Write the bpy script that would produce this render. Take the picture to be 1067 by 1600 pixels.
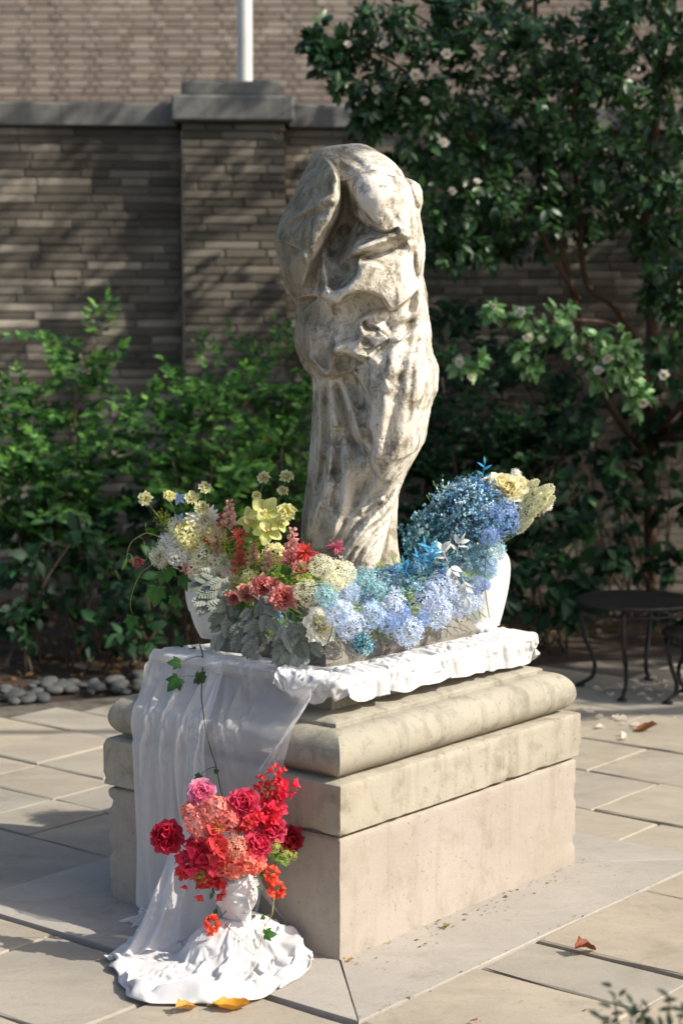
import bpy, math, random
import numpy as np
from mathutils import Vector, Matrix, Euler

for o in list(bpy.data.objects):
    bpy.data.objects.remove(o)
scene = bpy.context.scene
COL = scene.collection

# ------------------------------------------------------------------ camera
CAM_H = 1.6
PITCH = 0.1092
FPX = 3000.0            # focal length in photograph pixels (photo is 1067 x 1600)
cam_data = bpy.data.cameras.new("camera")
cam = bpy.data.objects.new("camera", cam_data)
COL.objects.link(cam)
cam.location = (0, 0, CAM_H)
cam.rotation_euler = (math.pi / 2 - PITCH, 0, 0)
cam_data.sensor_fit = 'VERTICAL'
cam_data.sensor_height = 36.0
cam_data.sensor_width = 24.0
cam_data.lens = FPX * 36.0 / 1600.0
cam_data.clip_start = 0.05
cam_data.clip_end = 500
cam_data.dof.use_dof = True
cam_data.dof.focus_distance = 4.85
cam_data.dof.aperture_fstop = 3.4
scene.camera = cam
scene.render.resolution_x = 682
scene.render.resolution_y = 1024

# ------------------------------------------------------------------ sky, sun, exposure
SUN_EL = math.radians(39.0)
SUN_H = Vector((0.948, -0.318, 0)).normalized()      # horizontal direction towards the sun
SUN_DIR = Vector((SUN_H.x * math.cos(SUN_EL), SUN_H.y * math.cos(SUN_EL), math.sin(SUN_EL)))
world = bpy.data.worlds.new("World")
scene.world = world
world.use_nodes = True
wn = world.node_tree.nodes
wl = world.node_tree.links
sky = wn.new('ShaderNodeTexSky')
sky.sky_type = 'NISHITA'
sky.sun_disc = False
sky.dust_density = 3.0
sky.ozone_density = 0.6
sky.sun_elevation = SUN_EL
sky.sun_rotation = math.atan2(SUN_H.x, SUN_H.y)
wn['Background'].inputs['Strength'].default_value = 0.122
wl.new(sky.outputs['Color'], wn['Background'].inputs['Color'])
sun_data = bpy.data.lights.new("sun", 'SUN')
sun_data.energy = 4.1
sun_data.angle = math.radians(0.53)
sun_data.color = (1.0, 0.94, 0.84)
sun = bpy.data.objects.new("sun", sun_data)
COL.objects.link(sun)
sun.location = (6, -3, 6)
sun.rotation_euler = SUN_DIR.to_track_quat('Z', 'Y').to_euler()
scene.view_settings.view_transform = 'Standard'
scene.view_settings.look = 'None'
scene.view_settings.exposure = 0.53
scene.view_settings.gamma = 1.0
scene.view_settings.use_white_balance = False
scene.cycles.max_bounces = 8
scene.cycles.transparent_max_bounces = 12
scene.cycles.sample_clamp_indirect = 6.0

# ------------------------------------------------------------------ measuring helpers (photo pixel -> metres in the place)
_c, _s = math.cos(PITCH), math.sin(PITCH)
def _ray(px, py):
    X = (px - 533.5) / FPX
    U = -(py - 800.0) / FPX
    return Vector((X, _c + U * _s, -_s + U * _c))
def at_z(px, py, z=0.0):
    r = _ray(px, py)
    return Vector((0, 0, CAM_H)) + r * ((z - CAM_H) / r.z)
def at_y(px, py, y):
    r = _ray(px, py)
    return Vector((0, 0, CAM_H)) + r * (y / r.y)
PX5 = 5.15 / FPX        # metres per pixel at the statue

# pedestal frame: i runs along the long sunlit side, j along the short side
YAW = 0.8886
PA, PB = 1.0612, 0.797
P0 = Vector((-0.0035, 4.528, 0))
PR = Vector((math.cos(YAW), math.sin(YAW), 0))
PL = Vector((-math.sin(YAW), math.cos(YAW), 0))
def ped(i, j, z=0.0):
    return P0 + PR * i + PL * j + Vector((0, 0, z))

# ------------------------------------------------------------------ mesh helpers
def link(o, parent=None):
    COL.objects.link(o)
    if parent is not None:
        o.parent = parent
    return o

def tag(o, label=None, cat=None, group=None, kind=None):
    if label: o['label'] = label
    if cat: o['category'] = cat
    if group: o['group'] = group
    if kind: o['kind'] = kind
    return o

def empty(name, loc=(0, 0, 0), rot=(0, 0, 0)):
    e = bpy.data.objects.new(name, None)
    e.empty_display_size = 0.05
    e.location = loc
    e.rotation_euler = rot
    COL.objects.link(e)
    return e

def mesh(name, V, F, col=None, smooth=True):
    """V (n,3) floats; F list of tuples or int array (m,k); col (n,3) optional colours."""
    me = bpy.data.meshes.new(name)
    V = np.asarray(V, dtype=np.float32).reshape(-1, 3)
    if isinstance(F, np.ndarray):
        m, k = F.shape
        me.vertices.add(len(V))
        me.vertices.foreach_set('co', V.ravel())
        me.loops.add(m * k)
        me.loops.foreach_set('vertex_index', F.astype(np.int32).ravel())
        me.polygons.add(m)
        me.polygons.foreach_set('loop_start', np.arange(0, m * k, k, dtype=np.int32))
        me.polygons.foreach_set('loop_total', np.full(m, k, dtype=np.int32))
        me.update(calc_edges=True)
    else:
        me.from_pydata([tuple(v) for v in V.tolist()], [], F)
        me.update()
    me.polygons.foreach_set('use_smooth', np.full(len(me.polygons), smooth, dtype=bool))
    if col is not None:
        a = me.color_attributes.new('col', 'FLOAT_COLOR', 'POINT')
        c4 = np.ones((len(V), 4), dtype=np.float32)
        c4[:, :3] = col
        a.data.foreach_set('color', c4.ravel())
    return me

def obj(name, me, mat=None, parent=None, loc=None, rot=None, scale=None):
    o = bpy.data.objects.new(name, me)
    if mat is not None and len(me.materials) == 0:
        me.materials.append(mat)
    if loc is not None: o.location = loc
    if rot is not None: o.rotation_euler = rot
    if scale is not None: o.scale = scale
    return link(o, parent)

class Geo:
    """collects pieces that make ONE part"""
    def __init__(self):
        self.V, self.F, self.C, self.n = [], [], [], 0
    def add(self, V, F, col=(1, 1, 1)):
        V = np.asarray(V, dtype=np.float32).reshape(-1, 3)
        c = np.asarray(col, dtype=np.float32)
        if c.ndim == 1: c = np.tile(c, (len(V), 1))
        self.V.append(V); self.C.append(c)
        self.F.extend([tuple(int(i) + self.n for i in f) for f in F])
        self.n += len(V)
    def mesh(self, name, smooth=True):
        return mesh(name, np.concatenate(self.V), self.F, np.concatenate(self.C), smooth)
    def obj(self, name, mat, parent=None, smooth=True, **k):
        return obj(name, self.mesh(name, smooth), mat, parent, **k)

def box_vf(x0, x1, y0, y1, z0, z1):
    V = [(x0,y0,z0),(x1,y0,z0),(x1,y1,z0),(x0,y1,z0),(x0,y0,z1),(x1,y0,z1),(x1,y1,z1),(x0,y1,z1)]
    F = [(0,3,2,1),(4,5,6,7),(0,1,5,4),(1,2,6,5),(2,3,7,6),(3,0,4,7)]
    return V, F

def bevel_box_vf(sx, sy, sz, b):
    """box centred on the origin, all edges chamfered by b (44 triangles)"""
    hx, hy, hz = sx/2, sy/2, sz/2
    V = []; idx = {}
    for X in (-1, 1):
        for Y in (-1, 1):
            for Z in (-1, 1):
                for k in range(3):
                    p = [X*(hx-b), Y*(hy-b), Z*(hz-b)]
                    p[k] = (X*hx, Y*hy, Z*hz)[k]
                    idx[(X, Y, Z, k)] = len(V); V.append(p)
    F = []
    for k in range(3):
        a, c = (k+1) % 3, (k+2) % 3
        for s in (-1, 1):
            q = []
            for (u, w) in ((-1,-1),(1,-1),(1,1),(-1,1)):
                t = [0,0,0]; t[k] = s; t[a] = u; t[c] = w
                q.append(idx[(t[0],t[1],t[2],k)])
            F.append(tuple(q if s > 0 else q[::-1]))
    for k in range(3):
        a, c = (k+1) % 3, (k+2) % 3
        for u in (-1, 1):
            for w in (-1, 1):
                t0=[0,0,0]; t1=[0,0,0]
                t0[k]=-1; t1[k]=1; t0[a]=t1[a]=u; t0[c]=t1[c]=w
                q=[idx[(*t0,a)],idx[(*t1,a)],idx[(*t1,c)],idx[(*t0,c)]]
                F.append(tuple(q if u*w < 0 else q[::-1]))
    for X in (-1,1):
        for Y in (-1,1):
            for Z in (-1,1):
                q=[idx[(X,Y,Z,k)] for k in range(3)]
                F.append(tuple(q if X*Y*Z>0 else q[::-1]))
    return V, F

def frames(P):
    """parallel-transport frames along polyline"""
    P = np.asarray(P, dtype=float)
    T = np.gradient(P, axis=0)
    T /= np.linalg.norm(T, axis=1)[:, None] + 1e-12
    up = np.array([0, 0, 1.0]) if abs(T[0][2]) < 0.9 else np.array([1.0, 0, 0])
    N = np.cross(T[0], up); N /= np.linalg.norm(N)
    out = []
    for t in T:
        N = N - t * np.dot(N, t); N /= np.linalg.norm(N) + 1e-12
        out.append((t, N.copy(), np.cross(t, N)))
    return out

def tube_vf(P, r, n=6, cap=True):
    P = np.asarray(P, dtype=float)
    R = np.full(len(P), r) if np.isscalar(r) else np.asarray(r, dtype=float)
    fr = frames(P)
    V = []; F = []
    for p, rad, (t, N, B) in zip(P, R, fr):
        for k in range(n):
            a = 2*math.pi*k/n
            V.append(p + rad*(math.cos(a)*N + math.sin(a)*B))
    for i in range(len(P)-1):
        for k in range(n):
            k2 = (k+1) % n
            F.append((i*n+k, i*n+k2, (i+1)*n+k2, (i+1)*n+k))
    if cap:
        F.append(tuple(range(n-1, -1, -1)))
        F.append(tuple((len(P)-1)*n+k for k in range(n)))
    return np.array(V), F

def smooth_path(pts, m=8):
    """Catmull-Rom through the points"""
    P = np.asarray(pts, dtype=float)
    if len(P) < 3:
        t = np.linspace(0, 1, m+1)[:, None]
        return P[0]*(1-t) + P[-1]*t
    Q = np.vstack([2*P[0]-P[1], P, 2*P[-1]-P[-2]])
    out = []
    for i in range(len(P)-1):
        p0,p1,p2,p3 = Q[i],Q[i+1],Q[i+2],Q[i+3]
        for t in np.linspace(0, 1, m, endpoint=False):
            out.append(0.5*((2*p1)+(-p0+p2)*t+(2*p0-5*p1+4*p2-p3)*t*t+(-p0+3*p1-3*p2+p3)*t**3))
    out.append(P[-1])
    return np.array(out)

def lathe_vf(prof, n=32):
    V=[];F=[]
    for (r,z) in prof:
        for k in range(n):
            a=2*math.pi*k/n; V.append((r*math.cos(a), r*math.sin(a), z))
    for i in range(len(prof)-1):
        for k in range(n):
            k2=(k+1)%n; F.append((i*n+k,i*n+k2,(i+1)*n+k2,(i+1)*n+k))
    return np.array(V),F

def scatter_mesh(name, TV, TF, M, cols=None, tcol=None):
    """join N copies of a template (TV (n,3), TF (m,k) array) placed by matrices M (N,4,4)"""
    TV = np.asarray(TV, dtype=np.float32); TF = np.asarray(TF)
    M = np.asarray(M, dtype=np.float32)
    N = len(M); n = len(TV)
    V = np.einsum('nij,vj->nvi', M[:, :3, :3], TV) + M[:, None, :3, 3]
    F = (TF[None] + (np.arange(N) * n)[:, None, None]).reshape(-1, TF.shape[1])
    C = None
    if cols is not None:
        C = np.repeat(np.asarray(cols, dtype=np.float32), n, axis=0)
        if tcol is not None: C = C * np.tile(np.asarray(tcol, dtype=np.float32), (N, 1))
    return mesh(name, V.reshape(-1, 3), F, C)

# lattice value noise in numpy, for shaping geometry
class VNoise:
    def __init__(self, seed):
        self.t = np.random.default_rng(seed).random((64, 64, 64)).astype(np.float32)
    def __call__(self, P):
        P = np.asarray(P, dtype=np.float32)
        i = np.floor(P).astype(int); f = P - i
        f = f*f*(3-2*f)
        r = 0
        for dx in (0, 1):
            for dy in (0, 1):
                for dz in (0, 1):
                    w = (f[...,0] if dx else 1-f[...,0])*(f[...,1] if dy else 1-f[...,1])*(f[...,2] if dz else 1-f[...,2])
                    r = r + w*self.t[(i[...,0]+dx)%64,(i[...,1]+dy)%64,(i[...,2]+dz)%64]
        return r*2-1
    def fbm(self, P, o=4):
        a, r, P = 0.5, 0, np.asarray(P, dtype=np.float32)
        for k in range(o):
            r = r + a*self(P); P = P*2.03+7.1; a *= 0.5
        return r
VN = VNoise(5)

# ------------------------------------------------------------------ material helpers
def new_mat(name):
    m = bpy.data.materials.new(name)
    m.use_nodes = True
    nt = m.node_tree
    b = nt.nodes['Principled BSDF']
    return m, nt, b
def N(nt, t, **k):
    n = nt.nodes.new(t)
    for a, v in k.items():
        if a in n.inputs: n.inputs[a].default_value = v
        else: setattr(n, a, v)
    return n
def noise(nt, vec, scale, detail=6, rough=0.6, dist=0.0):
    n = N(nt, 'ShaderNodeTexNoise', Scale=scale, Detail=detail, Roughness=rough, Distortion=dist)
    if vec is not None: nt.links.new(vec, n.inputs['Vector'])
    return n.outputs['Fac']
def ramp(nt, fac, stops):
    r = N(nt, 'ShaderNodeValToRGB')
    el = r.color_ramp.elements
    while len(el) < len(stops): el.new(0.5)
    for e, (p, c) in zip(el, stops):
        e.position = p
        e.color = (c, c, c, 1) if np.isscalar(c) else (*c, 1)
    nt.links.new(fac, r.inputs['Fac'])
    return r.outputs['Color']
def mix(nt, fac, a, b, mode='MIX'):
    n = N(nt, 'ShaderNodeMix', data_type='RGBA', blend_type=mode)
    for sock, v in ((n.inputs[0], fac), (n.inputs[6], a), (n.inputs[7], b)):
        if isinstance(v, bpy.types.NodeSocket): nt.links.new(v, sock)
        elif np.isscalar(v): sock.default_value = v
        else: sock.default_value = (*v, 1)
    return n.outputs[2]
def bump(nt, b, height, strength=0.3, dist=0.01, normal=None):
    n = N(nt, 'ShaderNodeBump', Strength=strength, Distance=dist)
    nt.links.new(height, n.inputs['Height'])
    if normal is not None: nt.links.new(normal, n.inputs['Normal'])
    if b is not None: nt.links.new(n.outputs['Normal'], b.inputs['Normal'])
    return n.outputs['Normal']
def pos(nt):
    return N(nt, 'ShaderNodeNewGeometry').outputs['Position']
def mapped(nt, vec, scale=(1,1,1), rot=(0,0,0)):
    m = N(nt, 'ShaderNodeMapping')
    m.inputs['Scale'].default_value = scale
    m.inputs['Rotation'].default_value = rot
    nt.links.new(vec, m.inputs['Vector'])
    return m.outputs['Vector']
def objrand(nt):
    return N(nt, 'ShaderNodeObjectInfo').outputs['Random']

def stone_mat(name, base, dark, stain=0.5, rough=0.85, fine=90, streak=True, bstr=0.35, seed=0.0, vary=None):
    """weathered limestone: soft blotches, dark stains, rain streaks, pits"""
    m, nt, b = new_mat(name)
    p = pos(nt)
    base2 = tuple(c*0.82 for c in base)
    n1 = noise(nt, p, 2.5+seed, 8, 0.65)
    c = mix(nt, ramp(nt, n1, [(0.3, 0), (0.7, 1)]), base2, base)
    n2 = noise(nt, p, 11+seed, 8, 0.7, 0.4)
    st = ramp(nt, n2, [(0.50, 0), (0.72, stain)])
    c = mix(nt, st, c, dark)
    if streak:
        n3 = noise(nt, mapped(nt, p, (22, 22, 1.6)), 1.0, 5, 0.6)
        c = mix(nt, ramp(nt, n3, [(0.52, 0), (0.75, stain*0.7)]), c, dark)
    n4 = noise(nt, p, fine*4, 3, 0.6)
    c = mix(nt, ramp(nt, n4, [(0.28, 0.34), (0.5, 0)]), c, tuple(x*0.45 for x in base))
    n5 = noise(nt, p, fine*0.9, 2, 0.5)
    c = mix(nt, ramp(nt, n5, [(0.66, 0), (0.72, 0.55)]), c, tuple(x*0.35 for x in base))
    n6 = noise(nt, p, 1.1, 4, 0.6)
    c = mix(nt, ramp(nt, n6, [(0.50, 0), (0.68, 0.4)]), c, tuple(x*0.7*t for x, t in zip(base, (0.98, 1.0, 0.82))))
    if vary:
        c = mix(nt, 1.0, c, ramp(nt, objrand(nt), vary), 'MULTIPLY')
    nt.links.new(c, b.inputs['Base Color'])
    b.inputs['Roughness'].default_value = rough
    b.inputs['Specular IOR Level'].default_value = 0.25
    h = mix(nt, 0.5, noise(nt, p, fine, 8, 0.7), noise(nt, p, fine*0.25, 6, 0.6))
    bump(nt, b, h, bstr, 0.006)
    return m

# ================================================================== THE SETTING
rng = random.Random(11)
npr = np.random.default_rng(11)

# ---- materials
M_soil = new_mat('soil')[0]
def _soil():
    nt = M_soil.node_tree; b = nt.nodes['Principled BSDF']; p = pos(nt)
    c = ramp(nt, noise(nt, p, 18, 8, 0.7), [(0.3, (0.022,0.015,0.010)), (0.55, (0.055,0.036,0.022)), (0.75, (0.11,0.075,0.045))])
    nt.links.new(c, b.inputs['Base Color']); b.inputs['Roughness'].default_value = 0.95
    bump(nt, b, noise(nt, p, 60, 6, 0.75), 0.8, 0.02)
_soil()
M_joint = new_mat('joint_sand')[0]
def _joint():
    nt = M_joint.node_tree; b = nt.nodes['Principled BSDF']; p = pos(nt)
    c = ramp(nt, noise(nt, p, 14, 8, 0.7), [(0.35, (0.06,0.05,0.037)), (0.6, (0.15,0.13,0.10))])
    nt.links.new(c, b.inputs['Base Color']); b.inputs['Roughness'].default_value = 0.95
    bump(nt, b, noise(nt, p, 160, 5, 0.7), 0.8, 0.006)
_joint()
def flag_mat(name, a, b_, tint):
    m, nt, b = new_mat(name)
    p = pos(nt)
    r = objrand(nt)
    add = N(nt, 'ShaderNodeVectorMath', operation='ADD')
    nt.links.new(p, add.inputs[0])
    cmb = N(nt, 'ShaderNodeCombineXYZ')
    mul = N(nt, 'ShaderNodeMath', operation='MULTIPLY'); mul.inputs[1].default_value = 37.0
    nt.links.new(r, mul.inputs[0]); nt.links.new(mul.outputs[0], cmb.inputs[2]); nt.links.new(mul.outputs[0], cmb.inputs[0])
    nt.links.new(cmb.outputs[0], add.inputs[1])
    q = add.outputs[0]
    cl = noise(nt, mapped(nt, q, (1.3, 2.6, 1), (0, 0, 0.5)), 2.2, 8, 0.62, 0.6)
    c = mix(nt, ramp(nt, cl, [(0.32, 0), (0.68, 1)]), a, b_)
    c = mix(nt, 0.9, c, ramp(nt, r, tint), 'MULTIPLY')
    spot = noise(nt, q, 34, 8, 0.75)
    c = mix(nt, ramp(nt, spot, [(0.56, 0), (0.78, 0.5)]), c, tuple(x*0.4 for x in a))
    fine = noise(nt, q, 420, 3, 0.6)
    c = mix(nt, ramp(nt, fine, [(0.3, 0.22), (0.52, 0)]), c, tuple(x*0.5 for x in a))
    moss = noise(nt, p, 3.1, 8, 0.7, 0.5)
    c = mix(nt, ramp(nt, moss, [(0.56, 0), (0.72, 0.42)]), c, (0.15, 0.135, 0.085))
    nt.links.new(c, b.inputs['Base Color'])
    b.inputs['Roughness'].default_value = 0.8
    b.inputs['Specular IOR Level'].default_value = 0.3
    # cleft: stepped low relief that natural bluestone shows
    w = noise(nt, mapped(nt, q, (1.0, 2.2, 1), (0, 0, 0.7)), 5.5, 5, 0.55, 0.9)
    step = ramp(nt, w, [(0.40, 0.2), (0.415, 0.45), (0.52, 0.5), (0.53, 0.75), (0.63, 0.8), (0.64, 1.0)])
    n1 = bump(nt, None, step, 0.35, 0.004)
    bump(nt, b, mix(nt, 0.5, noise(nt, q, 120, 6, 0.7), noise(nt, q, 30, 6, 0.6)), 0.35, 0.004, n1)
    return m
M_flag = flag_mat('bluestone_flag', (0.30, 0.270, 0.225), (0.40, 0.36, 0.295), [(0.0, (0.84,0.88,0.90)), (0.3, (1.0,0.97,0.92)), (0.7, (1.06,1.0,0.90)), (1.0, (0.92,0.92,0.90))])
M_border = flag_mat('border_slab_stone', (0.33, 0.30, 0.26), (0.40, 0.365, 0.315), [(0, 0.97), (1, 1.04)])

# ---- ground reaching far beyond the garden
gv, gf = [], []
ground = obj('ground', mesh('ground', [(-90,-60,-0.03),(90,-60,-0.03),(90,120,-0.03),(-90,120,-0.03)], [(0,1,2,3)]), M_soil)
tag(ground, kind='structure')

# ---- patio bed and flagstones, laid square to the pedestal
def slab_vf(i0, i1, j0, j1, gap, z0, z1, seed, tilt=0.0012):
    r = random.Random(seed)
    i0 += gap*r.uniform(.3,.7); i1 -= gap*r.uniform(.3,.7); j0 += gap*r.uniform(.2,.5); j1 -= gap*r.uniform(.2,.5)
    step = 0.09
    ring = []
    for (a, b) in (((i0,j0),(i1,j0)), ((i1,j0),(i1,j1)), ((i1,j1),(i0,j1)), ((i0,j1),(i0,j0))):
        L = math.hypot(b[0]-a[0], b[1]-a[1]); n = max(2, int(L/step))
        for k in range(n):
            t = k/n
            ring.append([a[0]+(b[0]-a[0])*t, a[1]+(b[1]-a[1])*t])
    cx, cy = (i0+i1)/2, (j0+j1)/2
    ti, tj = r.uniform(-tilt,tilt)*3, r.uniform(-tilt,tilt)*3
    V = []; n = len(ring)
    jit = [r.gauss(0, 0.0016) for _ in ring]
    for lv, (ins, z) in enumerate(((0.0, z0), (0.0, z1-0.004), (0.005, z1))):
        for k, (i, j) in enumerate(ring):
            d = max(abs(i-cx), 1e-6); e = max(abs(j-cy), 1e-6)
            di = (i-cx); dj = (j-cy)
            s = ins + jit[k] + (abs(r.gauss(0,0.0015)) if lv == 2 else 0)
            ii = i - math.copysign(s, di); jj = j - math.copysign(s, dj)
            w = ped(ii, jj, z + (ti*di + tj*dj if lv else 0))
            V.append(w[:])
    F = []
    for lv in range(2):
        for k in range(n):
            k2 = (k+1) % n
            F.append((lv*n+k, lv*n+k2, (lv+1)*n+k2, (lv+1)*n+k))
    F.append(tuple(2*n+k for k in range(n)))
    return V, F

patio = obj('patio', mesh('patio', [ped(-4.6,-4.6,-0.014)[:], ped(4.4,-4.6,-0.014)[:], ped(4.4,1.3,-0.014)[:], ped(2.5,2.45,-0.014)[:], ped(0.55,3.45,-0.014)[:], ped(-4.6,6.0,-0.014)[:]], [(0,1,2,3,4,5)]), M_joint)
tag(patio, kind='structure')
W = 0.28
stones = []
def band(axis, lo, hi, start, cuts, end, mn=0.38, mx=0.8):
    """axis 'i': band spans i in lo..hi and is cut along j; axis 'j' the other way"""
    c = list(cuts); x = start
    full = [start] + c
    while full[-1] < end - mn:
        full.append(min(end, full[-1] + rng.uniform(mn, mx)))
    if full[-1] < end: full[-1] = end
    for u, v in zip(full, full[1:]):
        stones.append((lo, hi, u, v) if axis == 'i' else (u, v, lo, hi))
def runs(axis, first_edge, sign, given, total):
    pass
# in front of the sunlit side
band('j', -0.725, -W, -0.75, [-0.275, 0.185, 0.435, 0.965, 1.365, 1.92], 3.6)
band('j', -1.20, -0.725, -0.75, [-0.31, 0.07, 0.52, 1.05], 3.6)
band('j', -1.75, -1.20, -1.2, [], 3.6)
band('j', -2.35, -1.75, -1.6, [], 3.6)
# in front of the short side
band('i', -0.75, -0.295, -0.725, [-W-0.02, 0.175, 0.69, 1.22, 1.75], 4.2)
band('i', -1.20, -0.75, -1.2, [-0.5, 0.05, 0.5, 1.05], 4.2)
band('i', -1.75, -1.20, -1.2, [-.7, -.1, 0.35, .9], 4.2)
band('i', -2.35, -1.75, -1.75, [], 4.2)
# left of the pedestal, towards the pebbles
band('i', -0.295, 0.275, PB+W, [1.60, 2.15], 3.3)
band('i', 0.275, 0.61, PB+W, [1.44, 1.69, 1.94, 2.4], 3.3)
band('i', 0.61, 0.90, PB+W, [1.69, 2.08, 2.5], 3.1)
band('i', 0.90, PA+W, PB+W, [1.76, 2.09, 2.385], 2.9)
# right of and behind the pedestal
band('i', PA+W, 1.60, -W, [0.03, 0.34, 0.86, 1.4, 1.9, 2.4], 2.75)
band('i', 1.60, 2.03, -W, [0.275, 0.72, 1.25, 1.8, 2.3], 2.62)
band('i', 2.03, 2.45, -W, [0.05, 0.56, 1.0, 1.5, 2.0], 2.4)
band('i', 2.45, 2.97, -W, [0.4, 0.85, 1.35, 1.8], 2.2)
band('i', 2.97, 3.55, -W, [0.3, 0.75, 1.25], 1.75)
band('i', 3.55, 4.1, -W, [0.2, 0.7], 1.3)
for k, (i0, i1, j0, j1) in enumerate(stones):
    if i1-i0 < .05 or j1-j0 < .05: continue
    V, F = slab_vf(i0, i1, j0, j1, 0.0115 if j0 < 0.3 else 0.007, -0.05, rng.gauss(0.0, 0.0018), k)
    me = mesh('flagstone', V, F, smooth=False)
    obj('flagstone', me, M_flag, patio)
# border slabs of the pedestal, mitred at the corners
def border(c):
    n = 26
    def lerp(a, b, t): return (a[0]+(b[0]-a[0])*t, a[1]+(b[1]-a[1])*t)
    ring = []
    for a, b in zip(c, c[1:]+c[:1]):
        m = n if math.hypot(b[0]-a[0], b[1]-a[1]) > 0.6 else 6
        for k in range(m): ring.append(lerp(a, b, k/m))
    V = []; n = len(ring)
    cx = sum(p[0] for p in c)/4; cy = sum(p[1] for p in c)/4
    for lv, (ins, z) in enumerate(((0.0008, -0.05), (0.0008, 0.001), (0.003, 0.004))):
        for p in ring:
            d = math.hypot(cx-p[0], cy-p[1]); s = (ins + abs(rng.gauss(0, 0.0012)))/d
            V.append(ped(p[0]+(cx-p[0])*s, p[1]+(cy-p[1])*s, z)[:])
    F = [(lv*n+k, lv*n+(k+1)%n, (lv+1)*n+(k+1)%n, (lv+1)*n+k) for lv in range(2) for k in range(n)]
    F.append(tuple(2*n+k for k in range(n)))
    obj('border_slab', mesh('border_slab', V, F, smooth=False), M_border, patio)
e = 0.02
O_, I_ = [(-W,-W),(PA+W,-W),(PA+W,PB+W),(-W,PB+W)], [(e,e),(PA-e,e),(PA-e,PB-e),(e,PB-e)]
for k in range(4):
    k2 = (k+1) % 4
    border([O_[k], O_[k2], I_[k2], I_[k]])

# ================================================================== THE PEDESTAL
M_base = stone_mat('pedestal_base_stone', (0.40, 0.352, 0.302), (0.235, 0.19, 0.142), 0.6, fine=110, seed=0.3)
M_upper = stone_mat('pedestal_upper_stone', (0.40, 0.36, 0.29), (0.16, 0.14, 0.09), 0.85, fine=80)
M_torus = stone_mat('pedestal_torus_stone', (0.38, 0.35, 0.28), (0.14, 0.128, 0.095), 0.8, fine=80, seed=1.1)

def rect_sweep(name, prof, mat, parent, amp=0.0014, chip=0.0, n=46, seed=0, shift=(0,0)):
    V = []; rings = []
    m = None
    for (ee, z) in prof:
        c = [(ee,ee),(PA-ee,ee),(PA-ee,PB-ee),(ee,PB-ee)]
        ring = []
        for a, b in zip(c, c[1:]+c[:1]):
            for k in range(n):
                t = k/n
                ring.append((a[0]+(b[0]-a[0])*t+shift[0], a[1]+(b[1]-a[1])*t+shift[1], z))
        rings.append(ring)
    P = np.array(rings)                       # (r, 4n, 3)
    cx, cy = PA/2, PB/2
    out = np.zeros_like(P)
    dx = P[...,0]-cx; dy = P[...,1]-cy
    onx = np.abs(np.abs(dx)-(PA/2-np.array([q[0] for q in prof])[:,None])) < 0.03
    ony = np.abs(np.abs(dy)-(PB/2-np.array([q[0] for q in prof])[:,None])) < 0.03
    nz = VN.fbm(P*9+seed*3.3, 4)*amp*2 + VN.fbm(P*40+seed, 3)*amp
    ch = np.zeros_like(nz)
    if chip:
        q = VN.fbm(P*np.array([26,26,14])+seed*1.7, 3)
        ch = np.clip(q-0.12, 0, 1)*chip*4
        prz = np.array([q_[1] for q_ in prof]); 
        edge = np.minimum(np.abs(prz-prz.min()), np.abs(prz-prz.max()))
        ch *= np.exp(-(edge/0.012)**2)[:,None] + 0.05
        corner = np.exp(-(((PA/2-np.abs(dx))**2+(PB/2-np.abs(dy))**2)/0.0006))
        ch += corner*np.clip(VN.fbm(P*np.array([5,5,30])+seed, 3)+0.05, 0, 1)*chip*2.2
    P[...,0] += np.where(onx, np.sign(dx)*(nz-ch), 0)
    P[...,1] += np.where(ony, np.sign(dy)*(nz-ch), 0)
    P[...,2] += np.where(ch > 0, 0, 0)
    R = len(prof); m = 4*n
    Wd = np.array([ped(p[0], p[1], p[2])[:] for p in P.reshape(-1,3)])
    F = [(r*m+k, r*m+(k+1)%m, (r+1)*m+(k+1)%m, (r+1)*m+k) for r in range(R-1) for k in range(m)]
    F.append(tuple(reversed(range(m)))); F.append(tuple((R-1)*m+k for k in range(m)))
    me = mesh(name, Wd, F)
    me.set_sharp_from_angle(angle=math.radians(38))
    return obj(name, me, mat, parent)

def seg(e0, z0, e1, z1, n):
    return [(e0+(e1-e0)*k/n, z0+(z1-z0)*k/n) for k in range(n+1)]
pedestal = empty('pedestal', ped(PA/2, PB/2, 0))
PEDM = pedestal
def under(o, e):
    """parent o to the empty e while keeping o where it was modelled (world coordinates)"""
    o.parent = e
    o.matrix_parent_inverse = Matrix.LocRotScale(e.location, e.rotation_euler, e.scale).inverted()
    return o
tag(pedestal, 'wide carved limestone pedestal with rounded moulding under the draped statue', 'pedestal')
under(rect_sweep('base_block', [(0.012,0.003)]+[(0.0,0.004)]+seg(0,0.012,0,0.297,22)+[(0.001,0.303),(0.005,0.307)], M_base, None, 0.0012, 0.006, seed=1), pedestal)
under(rect_sweep('joint_course', [(0.016,0.300),(0.016,0.322)], M_torus, None, 0.001), pedestal)
under(rect_sweep('upper_block', [(-0.003,0.3155)]+[(-0.0087,0.319)]+seg(-0.0087,0.323,-0.0087,0.434,12)+[(-0.0075,0.439),(-0.003,0.4417)], M_upper, None, 0.0018, 0.007, seed=2, shift=(0,0)), pedestal)
tor = []
for k in range(17):
    a = math.radians(-78 + (78+84)*k/16)
    r = 0.0625 if a > 0 else 0.052
    tor.append((0.060 - 0.060*math.cos(a), 0.4965 + r*math.sin(a)))
tor = [(0.05, 0.4405)] + tor
tor[1] = (tor[1][0], 0.4455)
under(rect_sweep('torus_moulding', tor + [(0.075,0.5585)], M_torus, None, 0.0018, 0.0, seed=3), pedestal)
cav = []
for k in range(9):
    a = math.radians(90*k/8)
    cav.append((0.140 - 0.026*(1-math.cos(a)), 0.583 + 0.05*math.sin(a)))
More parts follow.
